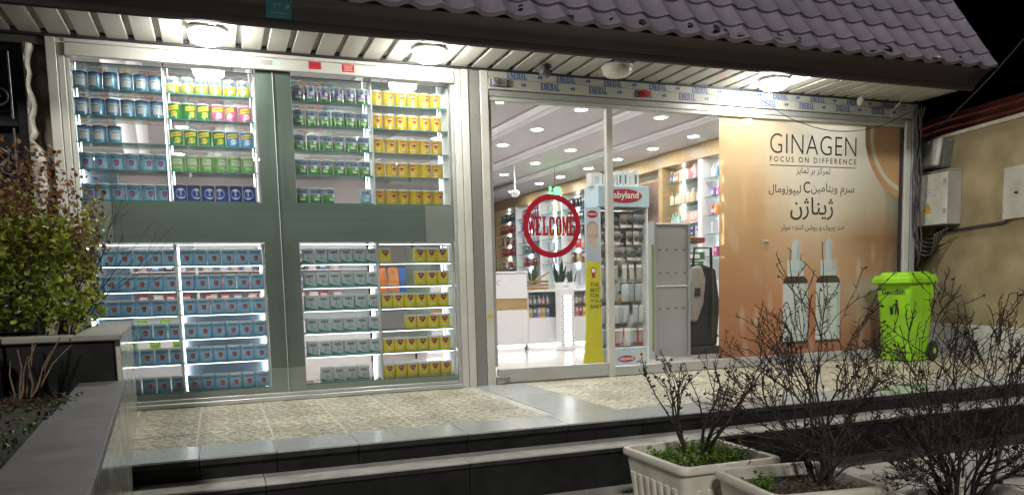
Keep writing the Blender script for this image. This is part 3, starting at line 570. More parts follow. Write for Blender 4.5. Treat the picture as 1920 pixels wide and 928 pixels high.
for grid, CXX, ZZ, hgt in ((U, CX, ZU, 'above the grey band'), (L, CXL, ZL, 'below the grey band')):
    for ci in range(4):
        for ri, row in enumerate(grid[ci]):
            n = 0
            for k, kind in enumerate(row):
                if kind is None: continue
                same = [j for j in range(6) if row[j] == kind]; o_ = ORD[same.index(k)]
                shelf = ['top', 'second', 'third', 'fourth', 'fifth', 'lowest'][ri] if hgt[0] == 'b' else ['top', 'second', 'third', 'fourth', 'lowest'][ri]
                look = LOOK[kind]
                lab = f"{look}, {o_} on {shelf} shelf {hgt.replace(' the grey', '')}, {SECT[ci]}"
                yaw = rnd.uniform(-.05, .05) if hgt[0] == 'b' else rnd.uniform(-.5, .5) if rnd.random() < .6 else rnd.uniform(-.15, .15)
                can(kind, CXX[ci][k] + rnd.uniform(-.002, .002), ZZ[ri], lab, yaw)
# ================================================================== STICKERS, POSTER, SIGNS ON THE FRONT
def sticker(x, z, wd, h, mat, label, y=-.0535, lines=True, rz=0, name='sticker'):
    t = thing(name, label, 'sticker', (x, y, z)); t.rotation_euler = (0, rz, 0)
    obj('paper', MB().box(-wd / 2, wd / 2, -.0008, 0, -h / 2, h / 2).mesh('paper', mat), t, world=False)
    if lines:
        p = MB()
        for k in range(4):
            q = wd * (.38 - .05 * (k % 3)); zz = h * (.3 - .2 * k); p.box(-q, q, -.0012, -.0009, zz - h * .04, zz + h * .04)
        obj('print_lines', p.mesh('print_lines', pm('pale_red_print', (.62, .35, .32), .5)), t, world=False)
REDS = pm('red_sticker', (.42, .02, .03), .45, var=.2)
sticker(.790, 2.621, .092, .056, REDS, 'plain crimson sticker on white window head rail, left one of two', lines=False)
sticker(1.048, 2.618, .095, .060, REDS, 'crimson sticker with pale text lines on white window head rail')
t = thing('maker_plate', 'small grey maker plate with pale blue emblem on window head rail', 'plate', (.42, -.0535, 2.617))
obj('plate', MB().box(-.045, .045, -.002, 0, -.018, .018).mesh('plate', GREY, bevel=.001), t, world=False)
em = MB(); [em.poly(disc(.082 + .016 * math.cos(k * 2.1), .012 * math.sin(k * 2.1), .011, .011, 12, y=-.0002 - .0002 * k)) for k in range(3)]
obj('emblem', em.mesh('emblem', pm('pale_blue_print', (.35, .55, .66), .5)), t, world=False)
sticker(4.59, 2.594, .105, .062, pm('red_tape', (.50, .02, .03), .4), 'flat red tape scrap covering printed letters above the poster', lines=False)
cr = MB()
for k in range(9):
    a = rnd.uniform(0, 6.28); q = [(3.735 + rnd.uniform(-.075, .075), -.056 - .02 * rnd.random(), 2.585 + rnd.uniform(-.03, .03)) for _ in range(4)]; cr.poly(q)
cr.poly([(3.66, -.054, 2.60), (3.70, -.057, 2.56), (3.79, -.055, 2.565), (3.81, -.06, 2.605), (3.74, -.07, 2.625)])
tag(obj('torn_tape', cr.mesh('torn_tape', REDS)), 'crumpled torn red tape stuck on the printed head strip over the door', 'tape')
# welcome ring
t = thing('welcome_sign', 'round red WELCOME sticker on the glass of the sliding door', 'sign', (2.815, -.0, 1.395))
mb = MB(); N = 64
for k in range(N):
    a, b = 2 * math.pi * k / N, 2 * math.pi * (k + 1) / N
    mb.add([(.282 * math.cos(a), 0, .282 * math.sin(a)), (.282 * math.cos(b), 0, .282 * math.sin(b)), (.231 * math.cos(b), 0, .231 * math.sin(b)), (.231 * math.cos(a), 0, .231 * math.sin(a))], [(0, 1, 2, 3)])
obj('ring', mb.mesh('ring', RED), t, world=False)
for polys in slab_text('WELCOME', .458, .168):
    mb = MB(); [mb.poly(q) for q in polys]; obj('letter', mb.mesh('letter', RED), t, world=False)
# orange poster film behind the right panes
def poster_mat():
    m = bpy.data.materials.new('poster_print'); m.use_nodes = True; n = m.node_tree; b = n.nodes['Principled BSDF']; L_ = n.links.new
    tc = n.nodes.new('ShaderNodeTexCoord'); sp = n.nodes.new('ShaderNodeSeparateXYZ'); L_(tc.outputs['Object'], sp.inputs[0])
    def rng(o, a, c): q = n.nodes.new('ShaderNodeMapRange'); q.inputs[1].default_value = a; q.inputs[2].default_value = c; L_(o, q.inputs[0]); return q.outputs[0]
    def ramp(o, st):
        r = n.nodes.new('ShaderNodeValToRGB'); e = r.color_ramp.elements
        fill(e, st)
        L_(o, r.inputs[0]); return r.outputs[0]
    def mix(f, a, c): q = n.nodes.new('ShaderNodeMix'); q.data_type = 'RGBA'; L_(f, q.inputs[0]); L_(a, q.inputs[6]); L_(c, q.inputs[7]); return q.outputs[2]
    u = rng(sp.outputs[0], 4.607, 6.92); v = rng(sp.outputs[2], .1, 2.465)
    left = ramp(v, [(0, 'a06a4c'), (.3, 'b28058'), (.55, 'c29a6c'), (.8, 'd2b084'), (1, 'dabc90')])
    mid = ramp(v, [(0, '9c6244'), (.18, 'a87250'), (.36, 'bc9470'), (.5, 'c8b090'), (.62, 'd2c8b2'), (.8, 'd8d2c2'), (1, 'dcd6c8')])
    right = ramp(v, [(0, '945a3e'), (.12, 'a88468'), (.27, 'b8b09a'), (.36, 'aa8260'), (.5, 'a07450'), (.62, 'b8a68c'), (.8, 'cac2ae'), (1, 'd0c8b0')])
    nz = n.nodes.new('ShaderNodeTexNoise'); nz.inputs['Scale'].default_value = 1.3; nz.inputs['Detail'].default_value = 3; L_(tc.outputs['Object'], nz.inputs['Vector'])
    ad = n.nodes.new('ShaderNodeMath'); ad.operation = 'MULTIPLY_ADD'; ad.inputs[1].default_value = .34; L_(nz.outputs[0], ad.inputs[0]); L_(u, ad.inputs[2])
    f1 = rng(ad.outputs[0], .32, .66); f2 = rng(ad.outputs[0], .72, 1.05)
    c = mix(f2, mix(f1, left, mid), right)
    # soft upright streaks of bokeh
    mp = n.nodes.new('ShaderNodeMapping'); mp.inputs['Scale'].default_value = (7, 1, 2.2); L_(tc.outputs['Object'], mp.inputs[0])
    vo = n.nodes.new('ShaderNodeTexVoronoi'); vo.inputs['Scale'].default_value = 1.0; vo.feature = 'SMOOTH_F1'; L_(mp.outputs[0], vo.inputs['Vector'])
    st = rng(vo.outputs['Distance'], .33, .12); low = rng(v, .72, .40)
    q = n.nodes.new('ShaderNodeMath'); q.operation = 'MULTIPLY'; L_(st, q.inputs[0]); L_(low, q.inputs[1])
    q2 = n.nodes.new('ShaderNodeMath'); q2.operation = 'MULTIPLY'; q2.inputs[1].default_value = .35; L_(q.outputs[0], q2.inputs[0])
    wc = n.nodes.new('ShaderNodeRGB'); wc.outputs[0].default_value = (*lin('d8ccb4'), 1); c = mix(q2.outputs[0], c, wc.outputs[0])
    hs_ = n.nodes.new('ShaderNodeHueSaturation'); hs_.inputs['Saturation'].default_value = 1.0; hs_.inputs['Value'].default_value = .98; L_(c, hs_.inputs['Color']); c = hs_.outputs[0]
    L_(c, b.inputs['Base Color']); b.inputs['Roughness'].default_value = .5
    tl = n.nodes.new('ShaderNodeBsdfTranslucent'); L_(c, tl.inputs[0]); tr = n.nodes.new('ShaderNodeBsdfTransparent'); L_(c, tr.inputs[0])
    m1 = n.nodes.new('ShaderNodeMixShader'); m1.inputs[0].default_value = .45; L_(b.outputs[0], m1.inputs[1]); L_(tl.outputs[0], m1.inputs[2])
    m2 = n.nodes.new('ShaderNodeMixShader'); m2.inputs[0].default_value = .16; L_(m1.outputs[0], m2.inputs[1]); L_(tr.outputs[0], m2.inputs[2])
    L_(m2.outputs[0], n.nodes['Material Output'].inputs[0]); return m
PY = .016
t = thing('poster', 'large orange advertising film with two dropper bottles behind the right glass', 'poster', (5.76, PY, .1))
obj('printed_film', MB().add([(4.607, PY, .10), (6.925, PY, .10), (6.925, PY, 2.465), (4.607, PY, 2.465)], [(0, 1, 2, 3)]).mesh('printed_film', poster_mat()), t)
def ptext(s, x, z, wd, h=None, **kw):
    v, f = text_w(s, wd, h, **kw); obj('lettering', MB().add(v, f, 0, T(x, PY - .0018, z)).mesh('lettering', TXT), t)
ptext('GINAGEN', 5.765, 2.225, 1.105, .195, bold=-.012, res=5, space=1.05)
ptext('FOCUS ON DIFFERENCE', 5.765, 2.072, 1.11, .054, bold=.010, res=3, space=1.5)
obj('rule_line', MB().box(5.21, 6.315, PY - .0022, PY - .0012, 2.006, 2.014).mesh('rule_line', TXT), t)
ptext(persian('تمرکز بر تمایز'), 5.758, 1.96, .44, bold=.006, res=3)
ptext(persian('سرم ویتامین') + '', 6.015, 1.778, .565, bold=.006, res=3); ptext('C', 5.675, 1.80, .085, .115, bold=.006, res=3); ptext(persian('لیپوزومال'), 5.40, 1.765, .40, bold=.006, res=3)
ptext(persian('ژیناژن'), 5.745, 1.585, .55, bold=.006, res=4)
ptext(persian('ضد چروک و روشن کننده موثر'), 5.763, 1.388, .82, bold=.006, res=3)
# orange slice print in the upper right corner (clipped by the film's edge)
def ring_clip(cx, cz, r0, r1, mat, name, y):
    mb = MB(); N = 60
    for k in range(N):
        a, b = math.pi * (.5 + 1.05 * k / N), math.pi * (.5 + 1.05 * (k + 1) / N); q = []
        for r, th in ((r0, a), (r1, a), (r1, b), (r0, b)): q.append((min(6.922, cx + r * math.cos(th)), y, min(2.462, cz + r * math.sin(th))))
        mb.poly(q)
    obj(name, mb.mesh(name, mat), t)
pr_ = lambda nm, c: pm(nm, c, .4, var=.06, nscale=14)
ring_clip(7.12, 2.37, .0, .57, pr_('orange_flesh_print', lin('c4976a')), 'orange_slice', PY - .0008)
ring_clip(7.12, 2.37, .57, .62, pr_('orange_pith_print', lin('d4c8ac')), 'orange_pith', PY - .0010)
ring_clip(7.12, 2.37, .62, .685, pr_('orange_rind_print', lin('c49468')), 'orange_rind', PY - .0010)
# printed dropper bottles
GB = pr_('bottle_grey_print', lin('c6ced0')); GW = pr_('bottle_label_print', lin('cacdca')); GD = pr_('bottle_dark_print', lin('40322a')); GS = pr_('bottle_shade_print', lin('b0babd'))
for cx in (5.545, 5.97):
    b_ = obj('printed_bottle', MB().box(cx - .157, cx + .157, PY - .0016, PY - .0012, .20, .845).mesh('printed_bottle', GD, bevel=.0), t)
    def pl(name, pts, mat, y): obj(name, MB().poly([(cx + p_[0], PY - y, p_[1]) for p_ in pts]).mesh(name, mat), b_)
    pl('bottle_shoulder', [(-.157, .845), (.157, .845), (.14, .875), (.10, .90), (-.10, .90), (-.14, .875)], GD, .0014)
    pl('bottle_label', [(-.160, .232), (.160, .232), (.160, .825), (-.160, .825)], GW, .0020)
    pl('label_shade', [(.115, .235), (.158, .235), (.158, .822), (.115, .822)], GS, .0022)
    pl('collar', [(-.105, .90), (.105, .90), (.105, 1.065), (-.105, 1.065)], GB, .0018); pl('collar_band', [(-.105, .945), (.105, .945), (.105, .952), (-.105, .952)], GS, .0021); pl('collar_shade', [(.05, .955), (.103, .955), (.103, 1.06), (.05, 1.06)], GS, .0021)
    pl('dropper', [(-.05, 1.065), (.05, 1.065), (.045, 1.23), (.03, 1.268), (0, 1.28), (-.03, 1.268), (-.045, 1.23)], GB, .0018); pl('dropper_shade', [(.015, 1.07), (.045, 1.07), (.04, 1.23), (.02, 1.255)], GS, .0021)
    v, f = text_w('GINAGEN', .36, .055, bold=0, res=2)
    obj('lettering', MB().add(v, f, 0, Matrix.Translation((cx + .01, PY - .0026, .53)) @ Matrix.Rotation(R_(90), 4, 'Y')).mesh('lettering', TXT), b_)
hd = bx('finger_pull', 5.125, 5.195, -.012, .004, 1.238, 1.268, GREY, door, bevel=.008)
# ================================================================== RIGHT SIDE: BOUNDARY WALL, METER BOXES, BIN
WA = math.atan2(-.209, 1.0)                                   # direction of the wall, seen in plan
def WP(t_, out=0, z=0):
    """point on the boundary wall: t_ metres towards the street from its corner, out = metres off its face"""
    dx, dy = -.2046, -.9789
    return Vector((7.44 + dx * t_ - .9789 * out, dy * t_ + .2046 * out, z))
def wall_box(mb, t0, t1, o0, o1, z0, z1, mi=0):
    v = [WP(t_, o_, z) for z in (z0, z1) for t_ in (t0, t1) for o_ in (o0, o1)]
    return mb.add(v, [(0, 1, 3, 2), (4, 6, 7, 5), (0, 4, 5, 1), (2, 3, 7, 6), (0, 2, 6, 4), (1, 5, 7, 3)], mi)
PLAST = pm('ochre_render', (.37, .305, .18), .85, 0, .14, 2.6, .6, 45, grime=(.225, .18, .10))
wl = thing('boundary_wall', 'ochre rendered boundary wall with grey stone plinth at the right', 'wall', WP(0))
obj('rendered_face', wall_box(MB(), -1.2, 5, -.25, 0, -.5, 2.335).mesh('rendered_face', PLAST), wl)
obj('coping', wall_box(MB(), -1.2, 5, -.29, .03, 2.336, 2.375).mesh('coping', pm('pale_coping', (.45, .42, .33), .7, 0, .2, 9), bevel=.004), wl)
PLIN = pm('grey_plinth_stone', (.56, .56, .53), .6, 0, .22, 18, .15, 90)
for k in range(5): obj('plinth_slab', wall_box(MB(), -.3 + k * .9 + .002, .6 + k * .9 - .002, .001, .022, -.3, .345 + .002 * (k % 2)).mesh('plinth_slab', PLIN, bevel=.004), wl)
fe = thing('corrugated_fence', 'dark red corrugated sheet rising behind the boundary wall', 'fence', WP(0, -.45, 2.2))
mb = MB(); rows = []
for k in range(29): rows.append((-.42 - .10 * (k / 28) + .018 * math.cos(k * math.pi / 2), 2.1 + .62 * k / 28))
v = [WP(t_, o_, z + .02 * math.sin(t_ * 7)) for o_, z in rows for t_ in (-1.2, -.6, 0, .5, 1, 1.6, 2.4, 3.2, 4.2, 5)]
mb.add(v, [(r * 10 + i, r * 10 + i + 1, (r + 1) * 10 + i + 1, (r + 1) * 10 + i) for r in range(28) for i in range(9)])
obj('corrugated_sheet', mb.mesh('corrugated_sheet', pm('dark_red_sheet', (.10, .022, .015), .6, 0, .4, 6, .1, 30), smooth='auto'), fe)
# meter boxes
METL = pm('pale_box_paint', (.52, .52, .48), .45, 0, .08, 5, .03, 30, grime=(.40, .39, .33)); METG = pm('grey_box_side', (.27, .27, .24), .5, 0, .12, 6)
t = thing('electric_box', 'big pale steel electrical cabinet with yellow hazard triangle, door ajar', 'cabinet', WP(0, 0, 1.42))
obj('cabinet_body', wall_box(MB(), -.11, .392, .0, .17, 1.405, 1.965).mesh('cabinet_body', METG, bevel=.006), t)
obj('cabinet_rim', wall_box(MB(), -.115, .397, .0, .185, 1.966, 1.98).mesh('cabinet_rim', METG), t)
def wdoor(t0, t1, o0, o1, z0, z1, th=.014):
    A, B = WP(t0, o0), WP(t1, o1); n_ = Vector((B.y - A.y, A.x - B.x, 0)).normalized() * th
    if n_.x > 0: n_ = -n_
    v = [(*(p_ + q_).xy, z) for z in (z0, z1) for p_ in (A, B) for q_ in (Vector(), n_)]
    return MB().add(v, [(0, 1, 3, 2), (4, 6, 7, 5), (0, 4, 5, 1), (2, 3, 7, 6), (0, 2, 6, 4), (1, 5, 7, 3)])
dr = obj('cabinet_door', wdoor(-.10, .41, .225, .175, 1.412, 1.95).mesh('cabinet_door', METL, bevel=.003), t)
def dpt(s, z, out=.0):
    A, B = WP(-.10, .225), WP(.41, .175); P = A.lerp(B, s); n_ = Vector((B.y - A.y, A.x - B.x, 0)).normalized()
    if n_.x > 0: n_ = -n_
    P = P + n_ * (.0155 + out); return (P.x, P.y, z)
obj('hazard_triangle', MB().poly([dpt(.40, 1.565), dpt(.60, 1.565), dpt(.50, 1.655)]).poly([dpt(.40, 1.535), dpt(.61, 1.535), dpt(.61, 1.556), dpt(.40, 1.556)]).mesh('hazard_triangle', pm('hazard_yellow', (.60, .36, .01), .45)), dr)
obj('hazard_print', MB().poly([dpt(.50, 1.575, .001), dpt(.515, 1.60, .001), dpt(.495, 1.60, .001), dpt(.51, 1.635, .001), dpt(.485, 1.602, .001), dpt(.505, 1.602, .001)]).tube([dpt(.412, 1.570, .001), dpt(.588, 1.570, .001), dpt(.50, 1.648, .001), dpt(.412, 1.570, .001)], .0016, 3).mesh('hazard_print', TXT), dr)
mb = MB()
for ln in range(3):
    for k in range(5 - ln):
        s0 = .34 + .10 * k + .05 * ln; z0 = 1.80 - .035 * ln - .008 * k
        mb.tube([dpt(s0 + .018 * q, z0 + rnd.uniform(-.011, .011), .001) for q in range(5)], .0013, 3)
for k in range(4): mb.tube([dpt(.86 + .015 * (q % 2), 1.74 - .045 * k - .01 * q, .001) for q in range(4)], .0012, 3)
obj('handwriting', mb.mesh('handwriting', pm('faded_ink', (.16, .15, .15), .6)), dr)
mb = MB(); [mb.add([dpt(.93, z), dpt(.99, z), dpt(.99, z + .04), dpt(.93, z + .04), dpt(.93, z, .012), dpt(.99, z, .012), dpt(.99, z + .04, .012), dpt(.93, z + .04, .012)], [(4, 5, 6, 7), (0, 1, 5, 4), (2, 3, 7, 6), (1, 2, 6, 5), (3, 0, 4, 7)]) for z in (1.53, 1.84)]
obj('hinge', mb.mesh('hinge', METG), dr)
lkm = MB(); lkm.add([dpt(-.06, 1.70, .0), dpt(.08, 1.70, .0), dpt(.08, 1.745, .0), dpt(-.06, 1.745, 0), dpt(-.06, 1.70, .02), dpt(.08, 1.70, .02), dpt(.08, 1.745, .02), dpt(-.06, 1.745, .02)], [(4, 5, 6, 7), (0, 1, 5, 4), (2, 3, 7, 6), (1, 2, 6, 5), (3, 0, 4, 7)])
obj('latch', lkm.mesh('latch', METL, bevel=.002), t)
t = thing('meter_box', 'small tilted pale meter box with rounded lid above the big cabinet', 'meter box', WP(0, 0, 2.0))
def skewed(t0, t1, o0, o1, z0, z1, k=.0):
    v = [WP(t_ + (z - z0) * k, o_, z) for z in (z0, z1) for t_ in (t0, t1) for o_ in (o0, o1)]
    return MB().add(v, [(0, 1, 3, 2), (4, 6, 7, 5), (0, 4, 5, 1), (2, 3, 7, 6), (0, 2, 6, 4), (1, 5, 7, 3)])
obj('meter_body', skewed(-.10, .22, .0, .10, 2.02, 2.30, .15).mesh('meter_body', pm('dark_meter', (.09, .09, .08), .5), bevel=.01, seg=2), t)
obj('meter_lid', skewed(-.17, .16, .08, .14, 2.045, 2.335, .22).mesh('meter_lid', METL, bevel=.022, seg=3), t)
obj('lid_bolt', skewed(-.09, -.07, .135, .148, 2.065, 2.08).mesh('lid_bolt', BLACK), t)
t = thing('wall_cupboard', 'flush pale steel cupboard with black knob on the ochre wall', 'cupboard', WP(1.1, 0, 1.4))
obj('cupboard_door', wall_box(MB(), 1.005, 1.36, .0, .045, 1.393, 1.885).mesh('cupboard_door', METL, bevel=.004), t)
obj('knob', wall_box(MB(), 1.17, 1.195, .046, .075, 1.625, 1.645).mesh('knob', BLACK, bevel=.005), t)
for z in (1.46, 1.83): obj('hinge', wall_box(MB(), .995, 1.015, .02, .055, z, z + .03).mesh('hinge', METG), t)
# cables
def cable(name, label, pts, r=.006, mat=CABLE, group=None, smooth=3):
    P = [Vector(p_) for p_ in pts]; out = []
    for i in range(len(P) - 1):
        p0, p1, p2, p3 = P[max(i - 1, 0)], P[i], P[i + 1], P[min(i + 2, len(P) - 1)]
        for k in range(smooth + 1):
            s = k / (smooth + 1); out.append(.5 * ((2 * p1) + (p2 - p0) * s + (2 * p0 - 5 * p1 + 4 * p2 - p3) * s * s + (3 * p1 - p0 - 3 * p2 + p3) * s ** 3))
    out.append(P[-1]); o = obj(name, MB().tube(out, r, 6).mesh(name, mat, smooth=True)); return tag(o, label, 'cable', group)
bx('corner_post', 7.03, 7.10, -.045, .05, 0, 2.69, GREY, bld, bevel=.004)
g = 'grey cables bundled down the shop corner'
for k in range(6):
    x = 7.045 + .013 * k; yv = -.07 - .010 * (k % 3)
    pts = [(x + .015 * math.sin(k * 3 + q), yv + .02 * math.sin(q * 2.1 + k), 2.66 - q * (.18 + .012 * k)) for q in range(8)]
    cable('corner_cable', 'grey cable in the loose bundle running down the shop corner post', pts, .008, group=g)
for k in range(5):
    o_ = .13 + .012 * k; dp = .13 + .045 * k
    pts = [(7.09 - .008 * k, -.085, 1.72), WP(-.12 + .01 * k, o_, 1.46)] + [WP(-.09 + (.47 - .03 * k) * q / 7, o_ + .03 * math.sin(q), 1.40 - dp * math.sin(math.pi * (q + .4) / 7.8) ** .7) for q in range(8)]
    cable('cable_loop', 'dark cable looping down under the big electrical cabinet', pts, .010, pm('loop_cable', (.075, .075, .075), .5), group='cable loops under the cabinet')
for k in range(2): cable('wall_cable', 'dark cable clipped along the wall from cabinet to cupboard', [WP(.05, .03, 1.38 - .02 * k), WP(.35, .02, 1.355 - .018 * k), WP(.75, .02, 1.365 - .015 * k), WP(1.0, .02, 1.375 - .012 * k), WP(1.18, .03, 1.41 - .01 * k), WP(2.2, .03, 1.38)], .009, group='cables clipped along the ochre wall')
cable('hanging_wire', 'thin dark wire sagging across the glass in front of the poster', [(4.888, -.10, 2.66), (5.08, -.12, 2.56), (5.35, -.12, 2.44), (5.75, -.12, 2.355), (6.15, -.11, 2.36), (6.55, -.10, 2.44), (6.95, -.07, 2.60)], .004)
cable('overhead_wire', 'long dark overhead wire slanting across the night sky at right', [WP(-.3, .0, 2.37), WP(.4, .15, 2.52), WP(1.2, .3, 2.78), WP(2.2, .5, 3.2)], .006)
cable('pale_wire', 'short pale wire dangling from the soffit beside the poster corner', [(6.66, -.25, 2.70), (6.70, -.15, 2.64), (6.66, -.10, 2.58), (6.70, -.08, 2.53), (6.66, -.07, 2.50)], .005, CABLW)
t = thing('motion_sensor', 'small cream motion sensor hanging from the soffit above the poster', 'sensor', (6.2, -.15, 2.66))
obj('sensor_body', MB().lathe([(.02, -.05), (.032, -.035), (.034, .01), (.02, .03)], 12).mesh('sensor_body', CABLW, smooth='auto'), t, world=False).rotation_euler = (.5, -.4, 0)
obj('bracket', MB().tube([(0, 0, .02), (.01, .0, .045)], .012, 8).mesh('bracket', CABLW), t, world=False)
t = thing('security_camera', 'black dome camera under the soffit at the door head', 'camera', (2.66, -.30, 2.698))
obj('mount', MB().lathe([(.04, 0), (.045, -.02), (.03, -.03)], 14).mesh('mount', BLACK, smooth='auto'), t, world=False)
c_ = obj('camera_body', MB().lathe([(.02, -.05), (.036, -.04), (.036, .05), (.02, .055)], 14).mesh('camera_body', pm('camera_grey', (.10, .10, .11), .3), smooth='auto'), t, world=False); c_.location = (-.02, -.01, -.06); c_.rotation_euler = (R_(75), 0, R_(-60))
t = thing('shutter_lock', 'worn chrome lock with round keyhole on tape at door corner', 'lock', (2.31, -.06, 2.60))
obj('lock_body', MB().box(-.055, .075, -.03, 0, -.035, .03).mesh('lock_body', pm('worn_chrome', (.45, .44, .42), .3, .8, .3, 30), bevel=.01, seg=2), t, world=False)
obj('key_ring', MB().lathe([(.02, 0), (.026, .008), (.026, .016), (.018, .02)], 14).mesh('key_ring', CHROME, smooth='auto'), t, world=False, loc=(-.03, -.03, .0), rot=(R_(90), 0, 0))
cable('conduit_line', 'thin dark conduit under the soffit beyond the left window', [(-2.3, .02, 2.70), (-1.6, .02, 2.702), (-1.06, .0, 2.694)], .008)
# house number plates on the gutter
t = thing('number_plate', 'small teal house number plate on the brown gutter', 'plate', (.48, -.708, 2.80)); t.rotation_euler = (R_(39), 0, 0)
obj('plate', MB().box(-.085, .085, -.004, .0, -.065, .065).mesh('plate', pm('teal_plate', (.015, .20, .26), .35), bevel=.002), t, world=False)
mb = MB(); v, f = text_w('۲۶', .055, .035, res=2); mb.add(v, f, 0, T(-.01, -.0052, .02)); mb.poly(disc(.06, .02, .012, .012, 14, -.0052)); mb.box(-.06, .055, -.0055, -.005, -.03, -.026)
obj('digits', mb.mesh('digits', pm('pale_teal_print', (.25, .5, .55), .5)), t, world=False)
# wheelie bin
BIN = pm('lime_plastic', (.27, .60, .014), .42, 0, .08, 5, .04, 90, spec=.4, grime=(.20, .43, .022)); BINW = pm('bin_wheel', (.02, .02, .02), .6)
t = thing('wheelie_bin', 'bright lime green wheelie bin standing against the ochre wall', 'bin', (6.665, -.340, 0), R_(9)); t.scale = (.80, .84, 1.0)
def rect_loft(secs, n=4, rad=.04):
    """rounded rectangles (x0, x1, hy, z) lofted upwards; front is local -x"""
    mb = MB(); v = []; m_ = 0
    for x0, x1, hy, z in secs:
        ring = []
        for sx, sy, a0 in ((x1, hy, 0), (x0, hy, 90), (x0, -hy, 180), (x1, -hy, 270)):
            for k in range(n + 1):
                a = R_(a0 + 90 * k / n); cx = sx - rad * (1 if sx == x1 else -1); cy = sy - rad * (1 if sy > 0 else -1)
                ring.append((cx + rad * math.cos(a), cy + rad * math.sin(a), z))
        m_ = len(ring); v += ring
    f = [(j * m_ + k, j * m_ + (k + 1) % m_, (j + 1) * m_ + (k + 1) % m_, (j + 1) * m_ + k) for j in range(len(secs) - 1) for k in range(m_)]
    f += [tuple(range(m_))[::-1], tuple(range((len(secs) - 1) * m_, len(secs) * m_))]
    return mb.add(v, f)
obj('bin_body', rect_loft([(-.20, .19, .19, .01), (-.215, .20, .197, .06), (-.245, .235, .218, .62), (-.262, .25, .228, .655), (-.265, .252, .230, .80), (-.275, .262, .238, .805), (-.275, .262, .238, .83)]).mesh('bin_body', BIN, smooth='auto'), t, world=False)
lidp = obj('lid', rect_loft([(-.335, .262, .262, .800), (-.340, .265, .266, .806), (-.340, .265, .266, .845), (-.330, .26, .258, .852), (-.315, .26, .25, .875), (-.29, .25, .235, .885)], rad=.045).mesh('lid', BIN, smooth='auto'), t, world=False)
for y in (-.11, .11): obj('lid_rib', rect_loft([(-.27, .22, .085, .880), (-.26, .21, .075, .905), (-.22, .19, .05, .915)], rad=.03).mesh('lid_rib', BIN, smooth='auto'), lidp, world=False, loc=(0, y, 0))
hb = MB().tube([(.262, -.17, .82), (.32, -.17, .835), (.32, .17, .835), (.262, .17, .82)], .014, 8); obj('handle', hb.mesh('handle', BIN, smooth=True), t, world=False)
for y in (-.235, .235):
    wh = obj('wheel', MB().lathe([(.03, -.022), (.085, -.024), (.10, -.015), (.10, .015), (.085, .024), (.03, .022)], 20).mesh('wheel', BINW, smooth='auto'), t, world=False, loc=(.22, y, .10), rot=(R_(90), 0, 0))
    obj('hub', MB().lathe([(.03, -.027), (.03, .027)], 12).mesh('hub', BIN), wh, world=False)
obj('axle', MB().tube([(.22, -.24, .10), (.22, .24, .10)], .012, 8).mesh('axle', GREY), t, world=False)
for y in (-.1, .04): obj('side_rib', MB().box(.02 - y, .045 - y, -.246, -.228, .69, .80).mesh('side_rib', BIN, bevel=.006), t, world=False)
v, f = text_w('Goodbin', .30, .062, bold=.02, res=2)
RL = Matrix.Rotation(R_(-90), 4, 'Z')
obj('lettering', MB().add(v, f, 0, Matrix.Translation((-.2665, .0, .715)) @ RL).mesh('lettering', TXT), t, world=False)
mb = MB(); FRM = Matrix.Translation((-.2475, .0, .555)) @ Matrix.Scale(1.35, 4) @ Matrix.Rotation(R_(-3), 4, 'Y') @ RL
mb.poly(disc(.028, .05, .012, .013, 14), 0, FRM)
for q in ([(.012, .032), (.042, .034), (.040, -.005), (.016, -.005)], [(.016, -.005), (.028, -.005), (.020, -.055), (.008, -.055)], [(.028, -.005), (.040, -.005), (.048, -.055), (.036, -.055)], [(.012, .032), (-.012, .012), (-.008, .004), (.014, .018)], [(-.038, -.005), (-.004, -.005), (-.009, -.055), (-.033, -.055)], [(-.042, .0), (0, .0), (0, .006), (-.042, .006)]):
    mb.poly([(a, 0, b) for a, b in q], 0, FRM)
obj('litter_symbol', mb.mesh('litter_symbol', TXT), t, world=False)
# ================================================================== LEFT SIDE: PLANTER, GATE, PLANTS
PW = .073
def PX(y, off=0): return -.644 - PW * y - off                   # right face line of the stone planter
pt = thing('stone_planter', 'two-tier stone planter with pale polished side and dark front at left', 'planter', (-.6, -2.4, -.3))
POL = pm('polished_pale_stone', (.50, .50, .43), .16, 0, .12, 5, .01, 60, spec=.6, grime=(.36, .36, .31))
CAP = pm('grey_cap_stone', (.135, .130, .140), .5, 0, .16, 7, .06, 60)
CAP2 = pm('pale_cap_stone', (.26, .26, .225), .5, 0, .14, 9, .05, 60)
def pbox(name, y0, y1, o0, o1, z0, z1, mat, parent, bevel=.004):
    v = [(PX(y, o_), y, z) for z in (z0, z1) for y in (y0, y1) for o_ in (o1, o0)]
    return obj(name, MB().add(v, [(0, 2, 3, 1), (4, 5, 7, 6), (0, 1, 5, 4), (2, 6, 7, 3), (0, 4, 6, 2), (1, 3, 7, 5)]).mesh(name, mat, bevel=bevel), parent)
ysp = [-.02, -.82, -1.62, -2.40]
for a, b in zip(ysp, ysp[1:]): pbox('side_slab', b + .001, a - .001, -.0, .03, -.36, .648, POL, pt)
ysp = [-2.402, -3.30, -4.25, -4.80]
for a, b in zip(ysp, ysp[1:]): pbox('side_slab', b + .001, a - .001, -.0, .03, -.36, .432, POL, pt)
for a, b in ((.031, .50), (.502, 1.2), (1.202, 2.0)): pbox('front_slab', -2.42, -2.39, a, b, -.36, .648, BLKG, pt)
pbox('front_slab', -4.80, -4.77, .031, .5, -.36, .432, BLKG, pt)
for a, b in ((-.02, -1.3), (-1.302, -2.44)): pbox('cap_slab', b, a, -.008, .20, .650, .678, CAP2, pt, .006)
pbox('cap_slab', -2.44, -2.24, .202, 1.1, .650, .678, CAP2, pt, .006); pbox('cap_slab', -2.44, -2.24, 1.102, 2.0, .650, .678, CAP2, pt, .006)
